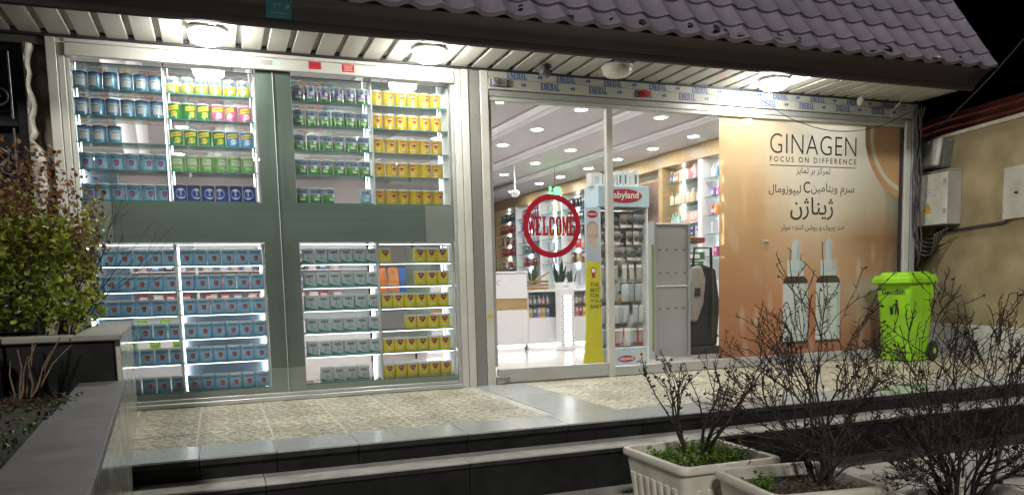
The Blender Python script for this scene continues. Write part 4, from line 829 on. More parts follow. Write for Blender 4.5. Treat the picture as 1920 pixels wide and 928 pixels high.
for a, b, wd in ((-2.442, -3.63, .185), (-3.634, -4.62, .195), (-4.624, -4.83, .20)): pbox('cap_slab', b, a, -.010, wd, .434, .464, CAP, pt, .005)
SOIL = pm('dark_soil', (.035, .026, .017), .95, 0, .5, 20, .8, 40)
pbox('soil', -2.38, -.03, .03, 2.2, -.3, .60, SOIL, pt, 0); pbox('soil', -4.76, -2.43, .19, 2.2, -.3, .40, SOIL, pt, 0)
# gate and broken jamb
IRON = pm('black_iron', (.014, .014, .016), .35, .5, .3, 30); IRONP = pm('worn_iron', (.10, .10, .10), .4, .6, .4, 40)
t = thing('iron_gate', 'black wrought iron gate with scrolls beside the broken plaster jamb', 'gate', (-1.8, .0, .3))
bx('gate_post', -1.262, -1.205, -.03, .03, .3, 2.62, IRON, t)
bx('gate_rail', -2.9, -1.264, -.02, .02, 2.575, 2.62, IRON, t); bx('gate_rail', -2.9, -1.264, -.02, .02, 2.06, 2.10, IRON, t); bx('gate_rail', -2.9, -1.264, -.02, .02, .62, .66, IRON, t)
bx('gate_panel', -2.9, -1.21, .03, .045, .3, 2.62, IRON, t, bevel=0)
bx('panel_mould', -1.30, -1.285, -.035, -.021, 2.11, 2.57, IRONP, t); bx('panel_mould', -1.30, -1.285, -.035, -.021, .67, 2.05, IRONP, t)
def scroll(cx, cz, r, turns, a0, tail, sgn=1):
    pts = [(cx + r * (1 - k / 26) * math.cos(a0 + sgn * turns * 2 * math.pi * k / 26), -.03, cz + r * (1 - k / 26) * math.sin(a0 + sgn * turns * 2 * math.pi * k / 26)) for k in range(25)]
    pts = [tail, ((tail[0] + pts[0][0]) / 2, -.03, (tail[2] + pts[0][2]) / 2 + .02)] + pts
    obj('scroll', MB().tube(pts, .0085, 6, 0, .006).mesh('scroll', IRONP, smooth=True), t)
scroll(-1.37, 2.27, .07, 1.4, -1.57, (-1.62, -.03, 2.16)); scroll(-1.42, 1.86, .085, 1.3, .2, (-1.62, -.03, 2.02), -1); scroll(-1.33, 1.78, .06, 1.2, -2.8, (-1.50, -.03, 1.95))
scroll(-1.36, 1.02, .07, 1.3, .4, (-1.60, -.03, .85), -1); scroll(-1.38, .80, .06, 1.2, .8, (-1.60, -.03, .72), -1); scroll(-1.45, 1.25, .06, 1.3, 2, (-1.6, -.03, 1.4))
bx('lintel', -2.9, -1.062, -.02, .06, 2.635, 2.69, pm('dark_lintel', (.07, .065, .055), .7, 0, .4, 10, .2, 30), t, bevel=.006)
jb = MB(); NZ = 46; NX = 5
for i in range(NZ + 1):
    z = .3 + 2.33 * i / NZ; wdt = .100 + .024 * math.sin(z * 9) * math.sin(z * 23 + 1) + (.0 if z < 1.95 else -.055) + rnd.uniform(-.008, .008)
    for j in range(NX + 1):
        s = j / NX; jb.v.append((-1.203 + wdt * s, -.03 - .035 * math.sin(math.pi * min(1, s * 1.2)) * rnd.uniform(.4, 1.2) + .04 * (s > .95), z))
jb.f = [(i * 6 + j, i * 6 + j + 1, (i + 1) * 6 + j + 1, (i + 1) * 6 + j) for i in range(NZ) for j in range(NX)]; jb.m = [0] * len(jb.f)
tag(obj('broken_jamb', jb.mesh('broken_jamb', pm('broken_pale_plaster', (.36, .345, .30), .85, 0, .35, 14, .6, 30), smooth=False)), 'rough broken pale plaster jamb between black gate and white frame', 'jamb')
bx('drain_pipe', -.985, -.935, -2.51, -2.46, .38, .60, BLACK, None, bevel=.012)
o = bpy.data.objects['drain_pipe']; tag(o, 'short black pipe with collar standing in the lower planter bed', 'pipe')
obj('collar', MB().lathe([(.034, .0), (.038, .005), (.038, .03), (.034, .035)], 14).mesh('collar', BLACK), o, loc=(-.96, -2.485, .555), world=False)
obj('pipe_stem', MB().tube([(-.96, -2.485, .58), (-.965, -2.48, .72)], .008, 6).mesh('pipe_stem', BLACK), o, world=False)

# ---- foliage
NODES = []
def leaf_mat(name, c1, c2, rough=.4):
    m = bpy.data.materials.new(name); m.use_nodes = True; n = m.node_tree; b = n.nodes['Principled BSDF']
    ge = n.nodes.new('ShaderNodeNewGeometry'); r = n.nodes.new('ShaderNodeValToRGB'); fill(r.color_ramp.elements, [(0, c1), (1, c2)])
    n.links.new(ge.outputs['Random Per Island'], r.inputs[0]); n.links.new(r.outputs[0], b.inputs['Base Color']); b.inputs['Roughness'].default_value = rough
    tl = n.nodes.new('ShaderNodeBsdfTranslucent'); n.links.new(r.outputs[0], tl.inputs[0]); mx = n.nodes.new('ShaderNodeMixShader'); mx.inputs[0].default_value = .3
    n.links.new(b.outputs[0], mx.inputs[1]); n.links.new(tl.outputs[0], mx.inputs[2]); n.links.new(mx.outputs[0], n.nodes['Material Output'].inputs[0]); return m
GRL = leaf_mat('green_leaf', (.10, .145, .012), (.36, .42, .055)); BRL = leaf_mat('brown_leaf', (.10, .045, .016), (.24, .115, .042), .6); HRB = leaf_mat('herb_leaf', (.06, .13, .015), (.16, .27, .04)); DEAD = leaf_mat('dead_leaf', (.02, .012, .008), (.07, .035, .02), .7)
GCV = leaf_mat('ground_cover_leaf', (.015, .04, .012), (.07, .12, .04))
TWIG = pm('dark_twig', (.030, .022, .017), .75, 0, .4, 30, .3, 90); TWIG2 = pm('pale_dry_stalk', (.12, .085, .05), .8, 0, .35, 30)
def leaf(mb, P, s, wr=.45, d=None):
    """one pointed leaf of four corners with a fold"""
    d = (d or Vector((rnd.gauss(0, 1), rnd.gauss(0, 1), rnd.gauss(0, .7)))).normalized(); u = d.cross(Vector((rnd.gauss(0, 1), rnd.gauss(0, 1), rnd.gauss(0, 1)))).normalized(); n_ = d.cross(u)
    P = Vector(P); q = [P, P + d * s * .5 + u * s * wr - n_ * s * .08, P + d * s, P + d * s * .5 - u * s * wr - n_ * s * .08, P + d * s * .55 + n_ * s * .04]
    mb.add(q, [(0, 1, 4), (1, 2, 4), (2, 3, 4), (3, 0, 4)])
def grow(mb, P, d, L, r, depth, tips, spread=.5, up=.15, segs=3, rng=rnd, minr=.0012, kink=.16):
    pts = [Vector(P)]; d = Vector(d).normalized()
    for k in range(segs):
        d = (d + Vector((rng.gauss(0, kink), rng.gauss(0, kink), rng.gauss(0, kink * .6) + up * .3))).normalized(); pts.append(pts[-1] + d * L / segs)
    r1 = max(minr, r * .62); mb.tube(pts, r, 5 if r > .004 else 4 if r > .0022 else 3, 0, r1)
    tips.append((pts[-1], d, depth)); NODES.extend(pts[1:])
    if minr > .0015:
        for q in pts[1:]:
            if rng.random() < .7: mb.tube([q, q + Vector((rng.gauss(0, .014), rng.gauss(0, .014), rng.uniform(.004, .022)))], .0022, 3, 0, .0012)
    if depth <= 0: return
    nb = rng.choice((2, 3)) if depth > 1 else rng.choice((1, 2, 3))
    for k in range(nb):
        i = rng.randrange(max(1, segs - 1), segs + 1) if k else segs
        a = Vector((rng.gauss(0, 1), rng.gauss(0, 1), rng.gauss(0, .6))); a = (a - d * a.dot(d)).normalized()
        nd = (d + a * rng.uniform(.5, 1.2) * spread * (1 if k else .45)).normalized()
        grow(mb, pts[i], nd, L * rng.uniform(.62, .92), r1 * (.95 if k == 0 else .75), depth - 1, tips, spread, up, segs, rng, minr, kink)
# leafy bush in the upper tier: brown above and outside, green below
t = thing('leafy_bush', 'green and brown leaved bush growing in the upper tier of the stone planter', 'bush', (-.98, -1.0, .62))
mb = MB(); tips = []
rb = random.Random(21)
for k in range(13):
    a = rb.uniform(0, 6.28); grow(mb, (-1.02 + .12 * math.cos(a), -1.0 + .22 * math.sin(a), .60), (.45 * math.cos(a) + .05, .5 * math.sin(a), 1), rb.uniform(.26, .40), .0065, 3, tips, .55, .25, 3, rb)
for k in range(5): grow(mb, (-.85 + .05 * k / 4, -1.2 + .1 * k, .75), (.45 + .1 * k, -.1, .75), .30, .003, 2, tips, .4, .1, 3, rb)
obj('stems', mb.mesh('stems', TWIG), t)
green, brown = MB(), MB()
for P, d, dp in tips:
    hi = P.z + rb.gauss(0, .12)
    for k in range(11):
        Q = P + Vector((rb.gauss(0, .05), rb.gauss(0, .06), rb.gauss(0, .055)))
        if Q.x > -.70: continue
        (leaf(brown, Q, rb.uniform(.022, .040), .42) if hi > 1.27 else leaf(green, Q, rb.uniform(.024, .042), .40))
for k in range(170):
    z = .72 + .62 * rb.random() ** 1.1; ww = .38 * (1 - .62 * min(1, (z - .68) / .62) ** 1.6); C_ = Vector((-1.02 + rb.uniform(-1.3, .92) * ww, -1.06 + rb.uniform(-1, 1) * .36, z))
    for q in range(13):
        d = Vector((rb.gauss(0, 1), rb.gauss(0, 1), rb.gauss(.5, .8))); Q = C_ + d.normalized() * rb.uniform(.004, .022)
        if Q.x < -.72: leaf(green, Q, rb.uniform(.032, .058), .36, d)
for k in range(1100):
    z = .68 + .60 * rb.random() ** 1.15; ww = .36 * (1 - .62 * ((z - .68) / .62) ** 1.6); 
    x = -1.02 + rb.uniform(-1.3, .9) * ww; y = -1.02 + rb.uniform(-1, 1) * .34
    if x > -.71: continue
    leaf(green, (x, y, z), rb.uniform(.022, .055), .42)
for k in range(900):
    z = 1.22 + .55 * rb.random() ** 1.1; x = -1.22 + .5 * (rb.random() - .5) * (1.55 - .6 * (z - 1.2)) + .02; y = -1.02 + rb.gauss(0, .16)
    leaf(brown, (x, y, z), rb.uniform(.022, .040), .42)
for k in range(260): leaf(brown, (-.80 + rb.gauss(0, .055), -1.0 + rb.gauss(0, .15), 1.10 + rb.gauss(0, .10)), rb.uniform(.02, .034), .42)
obj('green_leaves', green.mesh('green_leaves', GRL), t, kind='stuff'); obj('brown_leaves', brown.mesh('brown_leaves', BRL), t, kind='stuff')
# dry stalks and ground cover in the lower bed
t = thing('dry_plant', 'dry pale stalks leaning in front of the dark planter face', 'plant', (-.82, -2.55, .40))
for a, b in (((-.83, -2.56), (-.70, .30)), ((-.84, -2.58), (-.66, .26)), ((-.83, -2.54), (-.80, .27)), ((-.86, -2.56), (-.87, .25)), ((-.84, -2.6), (-.74, .24)), ((-.86, -2.6), (-.83, .22)), ((-.87, -2.55), (-.90, .20)), ((-.82, -2.55), (-.76, .18)), ((-.85, -2.52), (-.81, .28))):
    P = Vector((a[0], a[1], .38)); Q = Vector((b[0], -2.48, .38 + b[1]))
    obj('stalk', MB().tube([P, P.lerp(Q, .35) + Vector((rb.gauss(0, .01), 0, 0)), P.lerp(Q, .7) + Vector((rb.gauss(0, .01), -.01, 0)), Q], .0075, 5, 0, .003).mesh('stalk', TWIG2, smooth=True), t)
mb = MB()
for k in range(900):
    y = -2.6 - 2.1 * rb.random(); x = PX(y) - .18 - .45 * rb.random() ** 1.3; d_ = (abs(y + 3.5) < .9) 
    if y > -3.0 and rb.random() < .55: continue
    leaf(mb, (x, y, .40 + .05 * rb.random()), rb.uniform(.012, .024), .5)
for k in range(60): leaf(mb, (PX(-3.2) - .17 + rb.uniform(-.02, .025), -3.2 + rb.gauss(0, .2), .458 + .015 * rb.random()), rb.uniform(.010, .018), .5)
o = obj('ground_cover', mb.mesh('ground_cover', GCV), kind='stuff'); tag(o, 'low green ground cover spilling over the lower planter edge', 'ground cover')
mb = MB()
for k in range(260): leaf(mb, (PX(-2.7) - .20 - .35 * rb.random(), -2.45 - .45 * rb.random(), .402 + .02 * rb.random()), rb.uniform(.015, .03), .35)
for k in range(30): mb.tube([(PX(-2.6) - .2 - .3 * rb.random(), -2.45 - .4 * rb.random(), .41), (PX(-2.6) - .15 - .35 * rb.random(), -2.45 - .4 * rb.random(), .43)], .0016, 3)
o = obj('leaf_litter', mb.mesh('leaf_litter', leaf_mat('litter_leaf', (.05, .03, .018), (.16, .10, .06), .8)), kind='stuff'); tag(o, 'brown leaf litter on the soil of the lower bed', 'leaf litter')

# ---- white planter boxes with bare shrubs
POT = pm('white_pot_plastic', (.62, .60, .54), .42, 0, .08, 5, .03, 50, grime=(.42, .385, .31))
def pot(label, cx, cy, rz, hx, hy, ztop, zb=-.36):
    t = thing('planter_box', label, 'planter', (cx, cy, zb), rz, 'white plastic planter boxes')
    H = ztop - zb; k = .82
    def ring(a, b, z, rad=.045, n=5):
        out = []
        for sx, sy, a0 in ((a, b, 0), (-a, b, 90), (-a, -b, 180), (a, -b, 270)):
            for q in range(n + 1):
                an = R_(a0 + 90 * q / n); out.append((sx - rad * (1 if sx > 0 else -1) + rad * math.cos(an), sy - rad * (1 if sy > 0 else -1) + rad * math.sin(an), z))
        return out
    def loft(secs, cap0=False, cap1=False):
        mb = MB(); m_ = len(secs[0]); v = [p_ for r in secs for p_ in r]
        f = [(j * m_ + q, j * m_ + (q + 1) % m_, (j + 1) * m_ + (q + 1) % m_, (j + 1) * m_ + q) for j in range(len(secs) - 1) for q in range(m_)]
        if cap0: f.append(tuple(range(m_))[::-1])
        if cap1: f.append(tuple(range((len(secs) - 1) * m_, len(secs) * m_)))
        return mb.add(v, f)
    i_ = .032
    obj('box_body', loft([ring(hx * k, hy * k, 0), ring(hx * .945, hy * .945, H - .035), ring(hx - .022, hy - .022, H - .034), ring(hx - .022 - .01, hy - .022 - .01, H - .03)], True).mesh('box_body', POT, smooth='auto'), t, world=False)
    obj('rim', loft([ring(hx - .02, hy - .02, H - .036), ring(hx - .002, hy - .002, H - .036), ring(hx, hy, H - .03), ring(hx, hy, H - .012), ring(hx - .004, hy - .004, H - .003), ring(hx - .012, hy - .012, H), ring(hx - i_ + .004, hy - i_ + .004, H - .001), ring(hx - i_, hy - i_, H - .006), ring(hx - i_ - .004, hy - i_ - .004, H - .09), ]).mesh('rim', POT, smooth='auto'), t, world=False)
    obj('soil', loft([ring(hx - i_ - .003, hy - i_ - .003, H - .07), ring(hx - i_ - .003, hy - i_ - .003, H - .055)], False, True).mesh('soil', SOIL), t, world=False)
    # raised flutes along the long sides and ends
    for s_ in (-1, 1):
        for q in range(7):
            u = -.75 + 1.5 * q / 6
            a0, a1 = hx * .845, hx * .93; b = hy * .86 * u
            v = [(s_ * (a0 - .004), b - .020, .05), (s_ * (a0 + .010), b - .013, .05), (s_ * (a0 + .010), b + .013, .05), (s_ * (a0 - .004), b + .020, .05), (s_ * (a1 - .004), b - .022, H - .115), (s_ * (a1 + .010), b - .014, H - .115), (s_ * (a1 + .010), b + .014, H - .115), (s_ * (a1 - .004), b + .022, H - .115)]
            obj('flute', MB().add(v, [(0, 1, 5, 4), (1, 2, 6, 5), (2, 3, 7, 6), (4, 5, 6, 7), (3, 2, 1, 0), (0, 4, 7, 3)]).mesh('flute', POT, bevel=.004), t, world=False)
            if abs(u) < .8:
                c0, c1 = hy * .845, hy * .93; b = hx * .86 * u
                v = [(b - .020, s_ * (c0 - .004), .05), (b - .013, s_ * (c0 + .010), .05), (b + .013, s_ * (c0 + .010), .05), (b + .020, s_ * (c0 - .004), .05), (b - .022, s_ * (c1 - .004), H - .115), (b - .014, s_ * (c1 + .010), H - .115), (b + .014, s_ * (c1 + .010), H - .115), (b + .022, s_ * (c1 - .004), H - .115)]
                obj('flute', MB().add(v, [(0, 1, 5, 4), (1, 2, 6, 5), (2, 3, 7, 6), (4, 5, 6, 7), (3, 2, 1, 0), (0, 4, 7, 3)]).mesh('flute', POT, bevel=.004), t, world=False)
    return t
pot('white plastic planter box with green herbs, nearest the steps', 2.205, -3.16, 0, .285, .30, .0)
pot('white plastic planter box in front, with litter and a tall bare shrub', 2.275, -3.80, R_(-8), .272, .262, .0)
pot('white plastic planter box mostly below the bottom edge at right', 2.78, -4.33, R_(-5), .27, .26, -.035)
def shrub(label, base, n, seed, L, spread, lean, depth=4, r=.0085, dead=60, kink=.16, low=0):
    rg = random.Random(seed); t = thing('bare_shrub', label, 'shrub', base, 0, 'bare shrubs in planter boxes'); tips = []; NODES.clear()
    for k in range(n):
        a = 2 * math.pi * k / n + rg.uniform(-.4, .4); mb = MB(); tp = []
        d = Vector((math.cos(a) * lean * rg.uniform(.5, 1.2), math.sin(a) * lean * rg.uniform(.5, 1.2), 1)); P = Vector(base) + Vector((.03 * math.cos(a), .03 * math.sin(a), -.05))
        grow(mb, P, d, L * rg.uniform(.8, 1.15), r * rg.uniform(.75, 1.1), depth, tp, spread, .12, 4, rg, .0019, kink)
        obj('branch', mb.mesh('branch', TWIG), t); tips += tp
    mb = MB()
    for k in range(low):
        a = rg.uniform(0, 6.28); P = Vector(base) + Vector((.05 * math.cos(a), .05 * math.sin(a), rg.uniform(0, .12)))
        grow(mb, P, (math.cos(a) * rg.uniform(.5, 1.4), math.sin(a) * rg.uniform(.5, 1.4), .8), rg.uniform(.10, .17), .0045, 3, tips, .8, .05, 3, rg, .0017, .2)
    if low: obj('low_twigs', mb.mesh('low_twigs', TWIG), t, kind='stuff')
    mb = MB()
    for P, d, dp in tips:
        if rg.random() < dead / 100: leaf(mb, P, rg.uniform(.010, .022), .4)
    for k in range(int(dead * 5)):
        P = rg.choice(NODES); 
        if P.z < base[2] + rg.uniform(.1, .55): leaf(mb, P, rg.uniform(.012, .026), .4)
    obj('dead_leaves', mb.mesh('dead_leaves', DEAD), t, kind='stuff'); return t
shrub('short bare shrub with thick stems in the box with green herbs', (2.225, -3.12, -.03), 6, 5, .21, .55, .40, 3, .0125, 110, .13)
shrub('tall spreading bare shrub with dense fine twigs in the middle box', (2.40, -3.80, -.03), 8, 12, .27, .62, .50, 4, .0115, 30, .13, 10)
shrub('widest bare shrub, rightmost, in the box cut off below', (2.72, -4.22, -.06), 9, 33, .26, .66, .58, 4, .0115, 40, .13, 22)
def herbs(label, cx, cy, hx, hy, n, seed, z=-.055):
    rg = random.Random(seed); mb = MB()
    for k in range(n):
        x = cx + rg.uniform(-hx, hx); y = cy + rg.uniform(-hy, hy); h = rg.uniform(.02, .075); d = Vector((rg.gauss(0, .35), rg.gauss(0, .35), 1))
        for q in range(6): leaf(mb, Vector((x, y, z)) + d * h * (q + 1) / 6, rg.uniform(.014, .028), .30, Vector((rg.gauss(0, 1), rg.gauss(0, 1), .5)))
    o = obj('herbs', mb.mesh('herbs', HRB), kind='stuff'); tag(o, label, 'herbs')
herbs('fresh green herbs filling the right of the planter box nearest the steps', 2.33, -3.10, .11, .19, 170, 3)
herbs('loose green herbs at left in the planter box nearest the steps', 2.09, -3.14, .10, .14, 75, 4)
herbs('few green weeds at left in the front planter box', 2.12, -3.74, .06, .07, 26, 6, -.06)
mb = MB()
for k in range(230): leaf(mb, (2.30 + rb.uniform(-.2, .2), -3.82 + rb.uniform(-.18, .18), -.052 + .02 * rb.random()), rb.uniform(.012, .03), .35)
for k in range(50):
    P = Vector((2.40 + rb.gauss(0, .1), -3.80 + rb.gauss(0, .09), -.045)); mb.tube([P, P + Vector((rb.gauss(0, .05), rb.gauss(0, .05), rb.uniform(.0, .05)))], .0014, 3)
tag(obj('dry_litter', mb.mesh('dry_litter', leaf_mat('pale_litter', (.06, .045, .03), (.26, .21, .14), .8)), kind='stuff'), 'dry pale leaf litter on the soil of the front planter box', 'leaf litter')
# ================================================================== SHOP INTERIOR
DW = math.atan2(-.06, 1)                                        # the long shelved wall's direction
def WL(y, off, z): return (WX(off, y), y, z)
def wbox(name, y0, y1, o0, o1, z0, z1, mat, parent=None, bevel=.003):
    v = [WL(y, o_, z) for z in (z0, z1) for y in (y0, y1) for o_ in (o1, o0)]
    return obj(name, MB().add(v, [(0, 2, 3, 1), (4, 5, 7, 6), (0, 1, 5, 4), (2, 6, 7, 3), (0, 4, 6, 2), (1, 3, 7, 5)]).mesh(name, mat, bevel=bevel), parent)
PM_ = {}
def product(kind, col, pos, label, group, h=.17, w_=.06, rz=0, cat=None):
    """one carton, bottle, tube or jar; cap and print in their own colours"""
    k = (kind, col, round(h, 3), round(w_, 3))
    if k not in PM_:
        m = pm('pack_' + col, lin(col), .38, var=.06, nscale=30); c = pm('pack_cap_' + ('fff' if kind != 'box' else 'ddd'), (.72, .72, .72), .4); pr = pm('pack_print_' + col, tuple(x * .35 + .08 for x in lin(col)), .4)
        mb = MB(); r = w_ / 2
        if kind == 'box':
            mb.box(-r, r, -r * .6, r * .6, 0, h); mb.box(-r * .75, r * .75, -r * .6 - .001, -r * .6, h * .55, h * .82, 1); mb.box(-r * .6, r * .6, -r * .6 - .001, -r * .6, h * .2, h * .35, 2)
        elif kind == 'bottle':
            mb.lathe([(r * .95, 0), (r, .006), (r, h * .62), (r * .8, h * .72), (r * .4, h * .78)], 10); mb.lathe([(r * .45, h * .781), (r * .45, h * .98), (r * .35, h)], 10, 1); mb.box(-r * .62, r * .62, -r * .99, -r * .7, h * .2, h * .5, 1)
        elif kind == 'tube':
            mb.lathe([(r * .6, 0), (r * .62, h * .18)], 10, 1); v = [(r * .6 * math.cos(a), r * .6 * math.sin(a), h * .181) for a in [2 * math.pi * q / 10 for q in range(10)]] + [(r * math.cos(a), r * .12 * math.sin(a), h) for a in [2 * math.pi * q / 10 for q in range(10)]]
            mb.add(v, [(q, (q + 1) % 10, 10 + (q + 1) % 10, 10 + q) for q in range(10)] + [tuple(range(10, 20))])
        elif kind == 'pump':
            mb.lathe([(r * .95, 0), (r, .006), (r, h * .66), (r * .3, h * .74)], 10); mb.lathe([(r * .32, h * .741), (r * .32, h * .80), (r * .12, h * .81), (r * .12, h * .96)], 8, 1); mb.box(-r * .15, r * .7, -r * .2, r * .2, h * .95, h, 1)
        elif kind == 'jar':
            mb.lathe([(r, 0), (r, h * .6)], 12); mb.lathe([(r * 1.03, h * .601), (r * 1.03, h * .97), (r * .95, h)], 12, 1)
        PM_[k] = mb.mesh(kind if kind != 'box' else 'carton', [m, c, pr], smooth='auto')
    nm = {'box': 'carton', 'bottle': 'bottle', 'tube': 'tube', 'pump': 'pump_bottle', 'jar': 'jar'}[kind]
    o = obj(nm, PM_[k], None, loc=pos, rot=(0, 0, rz)); return tag(o, label, cat or nm.replace('_', ' '), group)
SHB = pm('lit_shelf_back', (.66, .70, .76), .5, 0, .03)
def wall_bay(unit, y0, y1, zs, lit=True):
    wbox('back_panel', y0, y1, -.335, -.325, .9, 2.54, SHB, unit, 0)
    for y in (y0 + .02, y1 - .02) if lit else (): wbox('light_strip', y - .008, y + .008, -.32, -.305, 1.2, 2.52, STRIPM, unit, 0)
    for z in zs: wbox('glass_shelf', y0 + .02, y1 - .02, -.31, -.01, z - .010, z - .002, SHELFG, unit, 0); wbox('shelf_edge', y0 + .02, y1 - .02, -.0095, -.0075, z - .0105, z - .0015, EDGE, unit, 0)
un = thing('wall_shelf_unit', 'lit white wall shelving with beige wooden frame, the near part beside the poster', 'shelving', (6.2, 2, 0))
un2 = thing('wall_shelf_unit', 'long lit white wall shelving at the far end behind the welcome ring', 'shelving', (5.9, 8, 0))
wbox('header_board', .2, 3.66, -.33, .03, 2.545, 2.745, WOOD, un); wbox('header_board', 3.67, 10.2, -.33, .0, 2.545, 2.745, WOOD, un2)
wbox('end_panel', 3.56, 3.66, -.33, .025, .0, 2.544, WOOD, un); wbox('end_panel', 9.85, 10.2, -.33, .0, 0, 2.544, WOOD, un2)
for y0, y1, zs in ((2.76, 3.54, (2.315, 1.995, 1.70, 1.44)), (1.88, 2.66, (2.27, 2.02, 1.77, 1.52, 1.22)), (1.0, 1.80, (2.27, 2.02, 1.77, 1.52, 1.22)), (.25, .95, (2.27, 2.02, 1.77, 1.52, 1.22))): wall_bay(un, y0, y1, zs, y0 > 1.8)
for y in (2.71, 1.84, .975): wbox('upright', y - .045, y + .045, -.32, .01, 0, 2.543, WHITE, un)
wbox('base_cabinet', .2, 3.55, -.32, .05, 0, .89, WHITE, un)
FB = [(8.80, 9.84), (7.69, 8.75), (6.78, 7.64), (5.86, 6.73)]
ZF = (2.27, 2.03, 1.79, 1.55, 1.30)
for y0, y1 in FB: wall_bay(un2, y0, y1, ZF)
for y in (8.775, 7.665, 6.755, 5.835): wbox('upright', y - .022, y + .022, -.32, .01, 0, 2.543, WHITE, un2)
wbox('base_cabinet', 5.84, 9.84, -.32, .05, 0, .89, WHITE, un2); wbox('plain_panel', 3.68, 5.80, -.33, -.20, 0, 2.543, WALLI, un2)
t = thing('wall_picture', 'tall dark brown picture hanging on the wall behind the display stand', 'picture', WL(4.3, -.19, 1.9))
wbox('picture_frame', 3.85, 5.0, -.199, -.18, 1.25, 2.48, WOOD, t); wbox('picture_print', 3.92, 4.93, -.1795, -.178, 1.32, 2.42, pm('brown_portrait_print', (.16, .085, .065), .4, var=.6, nscale=2.2, grime=(.05, .03, .03)), t, 0)
def wrow(y0, y1, z, n, kind, cols, label, h, w_, off=-.10, jit=.006, cat=None):
    for k in range(n):
        y = y0 + (y1 - y0) * (k + .5) / n; c = cols[k % len(cols)] if len(cols) < 5 else rnd.choice(cols)
        x, yy, zz = WL(y, off + rnd.uniform(-.02, .02), z)
        product(kind, c, (x, yy + rnd.uniform(-jit, jit), zz - .0015), label, label, h * rnd.choice((.92, 1, 1, 1.06)) if jit else h, w_, R_(-93) + rnd.uniform(-.15, .15), cat)
# near bay a
wrow(2.82, 3.05, 2.315, 3, 'box', ['e8407c', 'f0d8d8', 'e86a8c'], 'pink and white cartons at right on top shelf of near wall bay', .20, .075)
wrow(3.06, 3.28, 2.315, 3, 'box', ['f0e4d4'], 'cream carton in the middle of the top shelf, near wall bay', .16, .08)
wrow(3.29, 3.50, 2.315, 4, 'bottle', ['e8943c', '5a6f96'], 'orange or slate bottle at left on top shelf of near wall bay', .17, .05)
wrow(2.82, 3.50, 1.995, 11, 'pump', ['f2dcc0', 'f4e4d0', 'f0cfae'], 'cream pump bottle on the second shelf of the near wall bay', .19, .055)
wrow(2.82, 3.26, 1.70, 7, 'box', ['f4d8cc', 'f2ccc0', 'f0e0d0'], 'pale pink carton on the third shelf of the near wall bay', .18, .062)
wrow(3.28, 3.50, 1.70, 4, 'bottle', ['5fb8b4', 'e4ecec', '9cc8b8'], 'teal or white bottle at left on third shelf, near wall bay', .18, .05)
for q in range(3): wrow(2.80, 3.10, 1.44 + .075 * q, 4, 'box', ['6a5a9c', 'd8d0e4', '4a4a7c'], 'flat violet carton stacked on the lowest shelf, near wall bay', .07, .08, jit=0)
# near bay b and those behind the poster film
for bi, (y0, y1, wh) in enumerate(((1.92, 2.62, 'bay touching the poster edge'), (1.04, 1.76, 'first bay behind the poster film'), (.30, .92, 'second bay behind the poster film'))):
    n = 7 if bi == 0 else 6
    wrow(y0, y1, 2.27, n, 'bottle', ['d8e4a0', '7fb0d8', 'f0f0e8', '3f6fb8'], f'green white or blue bottle, top shelf, {wh}', .19, .055)
    wrow(y0, y1, 2.02, n, 'bottle', ['e8589c', 'e070a8', '7c68b8', '58b890'], f'pink violet or green bottle, second shelf, {wh}', .17, .065)
    wrow(y0, y1, 1.77, n, 'bottle', ['e84c38', 'e89c2c', 'd83848', 'f0c838'], f'red or orange bottle, third shelf, {wh}', .18, .07)
    wrow(y0, y1, 1.52, n, 'tube', ['f0e8a0', 'f0b4c8', 'e4e8f0', 'b8d890'], f'slim pastel tube, fourth shelf, {wh}', .18, .05)
    wrow(y0, y1, 1.22, n, 'box', ['38285c', 'e060a0', 'e8e0e8', '7050a0'], f'dark violet or pink carton, lowest shelf, {wh}', .14, .075)
# far bays
FAR = [[('box', ['2c3c5c', '4c5c84', '283048']), ('box', ['a02c34', 'b83c44', '8c2830']), ('box', ['d8d0c4', 'b04048', 'e0d8d0']), ('box', ['c02830', 'd84048', '5c7c9c']), ('bottle', ['d83040', '48a078', 'e8e0e0'])],
       [('box', ['384868', '6c5c84', 'a03c4c']), ('box', ['8c3040', '5c6c9c', 'd8d4d8']), ('box', ['d0d4dc', 'b0b8c4', 'd8dce0']), ('box', ['4c5868', '9ca8b4', '788494']), ('box', ['b04038', 'd0a890', '704840'])],
       [('tube', ['d0d4d8', '9cb0b0', 'c8c060']), ('tube', ['c4d4d0', 'e0e4e4', '8cb4a8']), ('tube', ['d8b83c', 'e4e0d8', 'c8a430']), ('tube', ['e0e0e4', 'b0b4bc', 'd4d8dc']), ('tube', ['e8e4e8', 'c4c4cc', 'a8acb4'])],
       [('box', ['20222a', '2c3038', '181a20']), ('box', ['24262e', '3a3e48', '1c1e24']), ('box', ['8a8478', '3c3a3c', 'b0a898']), ('box', ['d03040', 'd8b8a0', 'e04858']), ('box', ['c8a078', '6c5040', 'd8b490'])]]
for b, (y0, y1) in enumerate(FB):
    for r, (kind, cols) in enumerate(FAR[b]):
        w_ = {'box': .10, 'bottle': .08, 'tube': .07}[kind]; n = int((y1 - y0 - .12) / (w_ * 1.08)); n = min(n, 8)
        wrow(y0 + .08, y1 - .08, ZF[r], n, kind, cols, f"{ {'box': 'small carton', 'bottle': 'small bottle', 'tube': 'slim tube'}[kind] } on {['top', 'second', 'third', 'fourth', 'lowest'][r]} shelf, {['leftmost', 'second', 'third', 'rightmost'][b]} far wall bay", .17, w_)
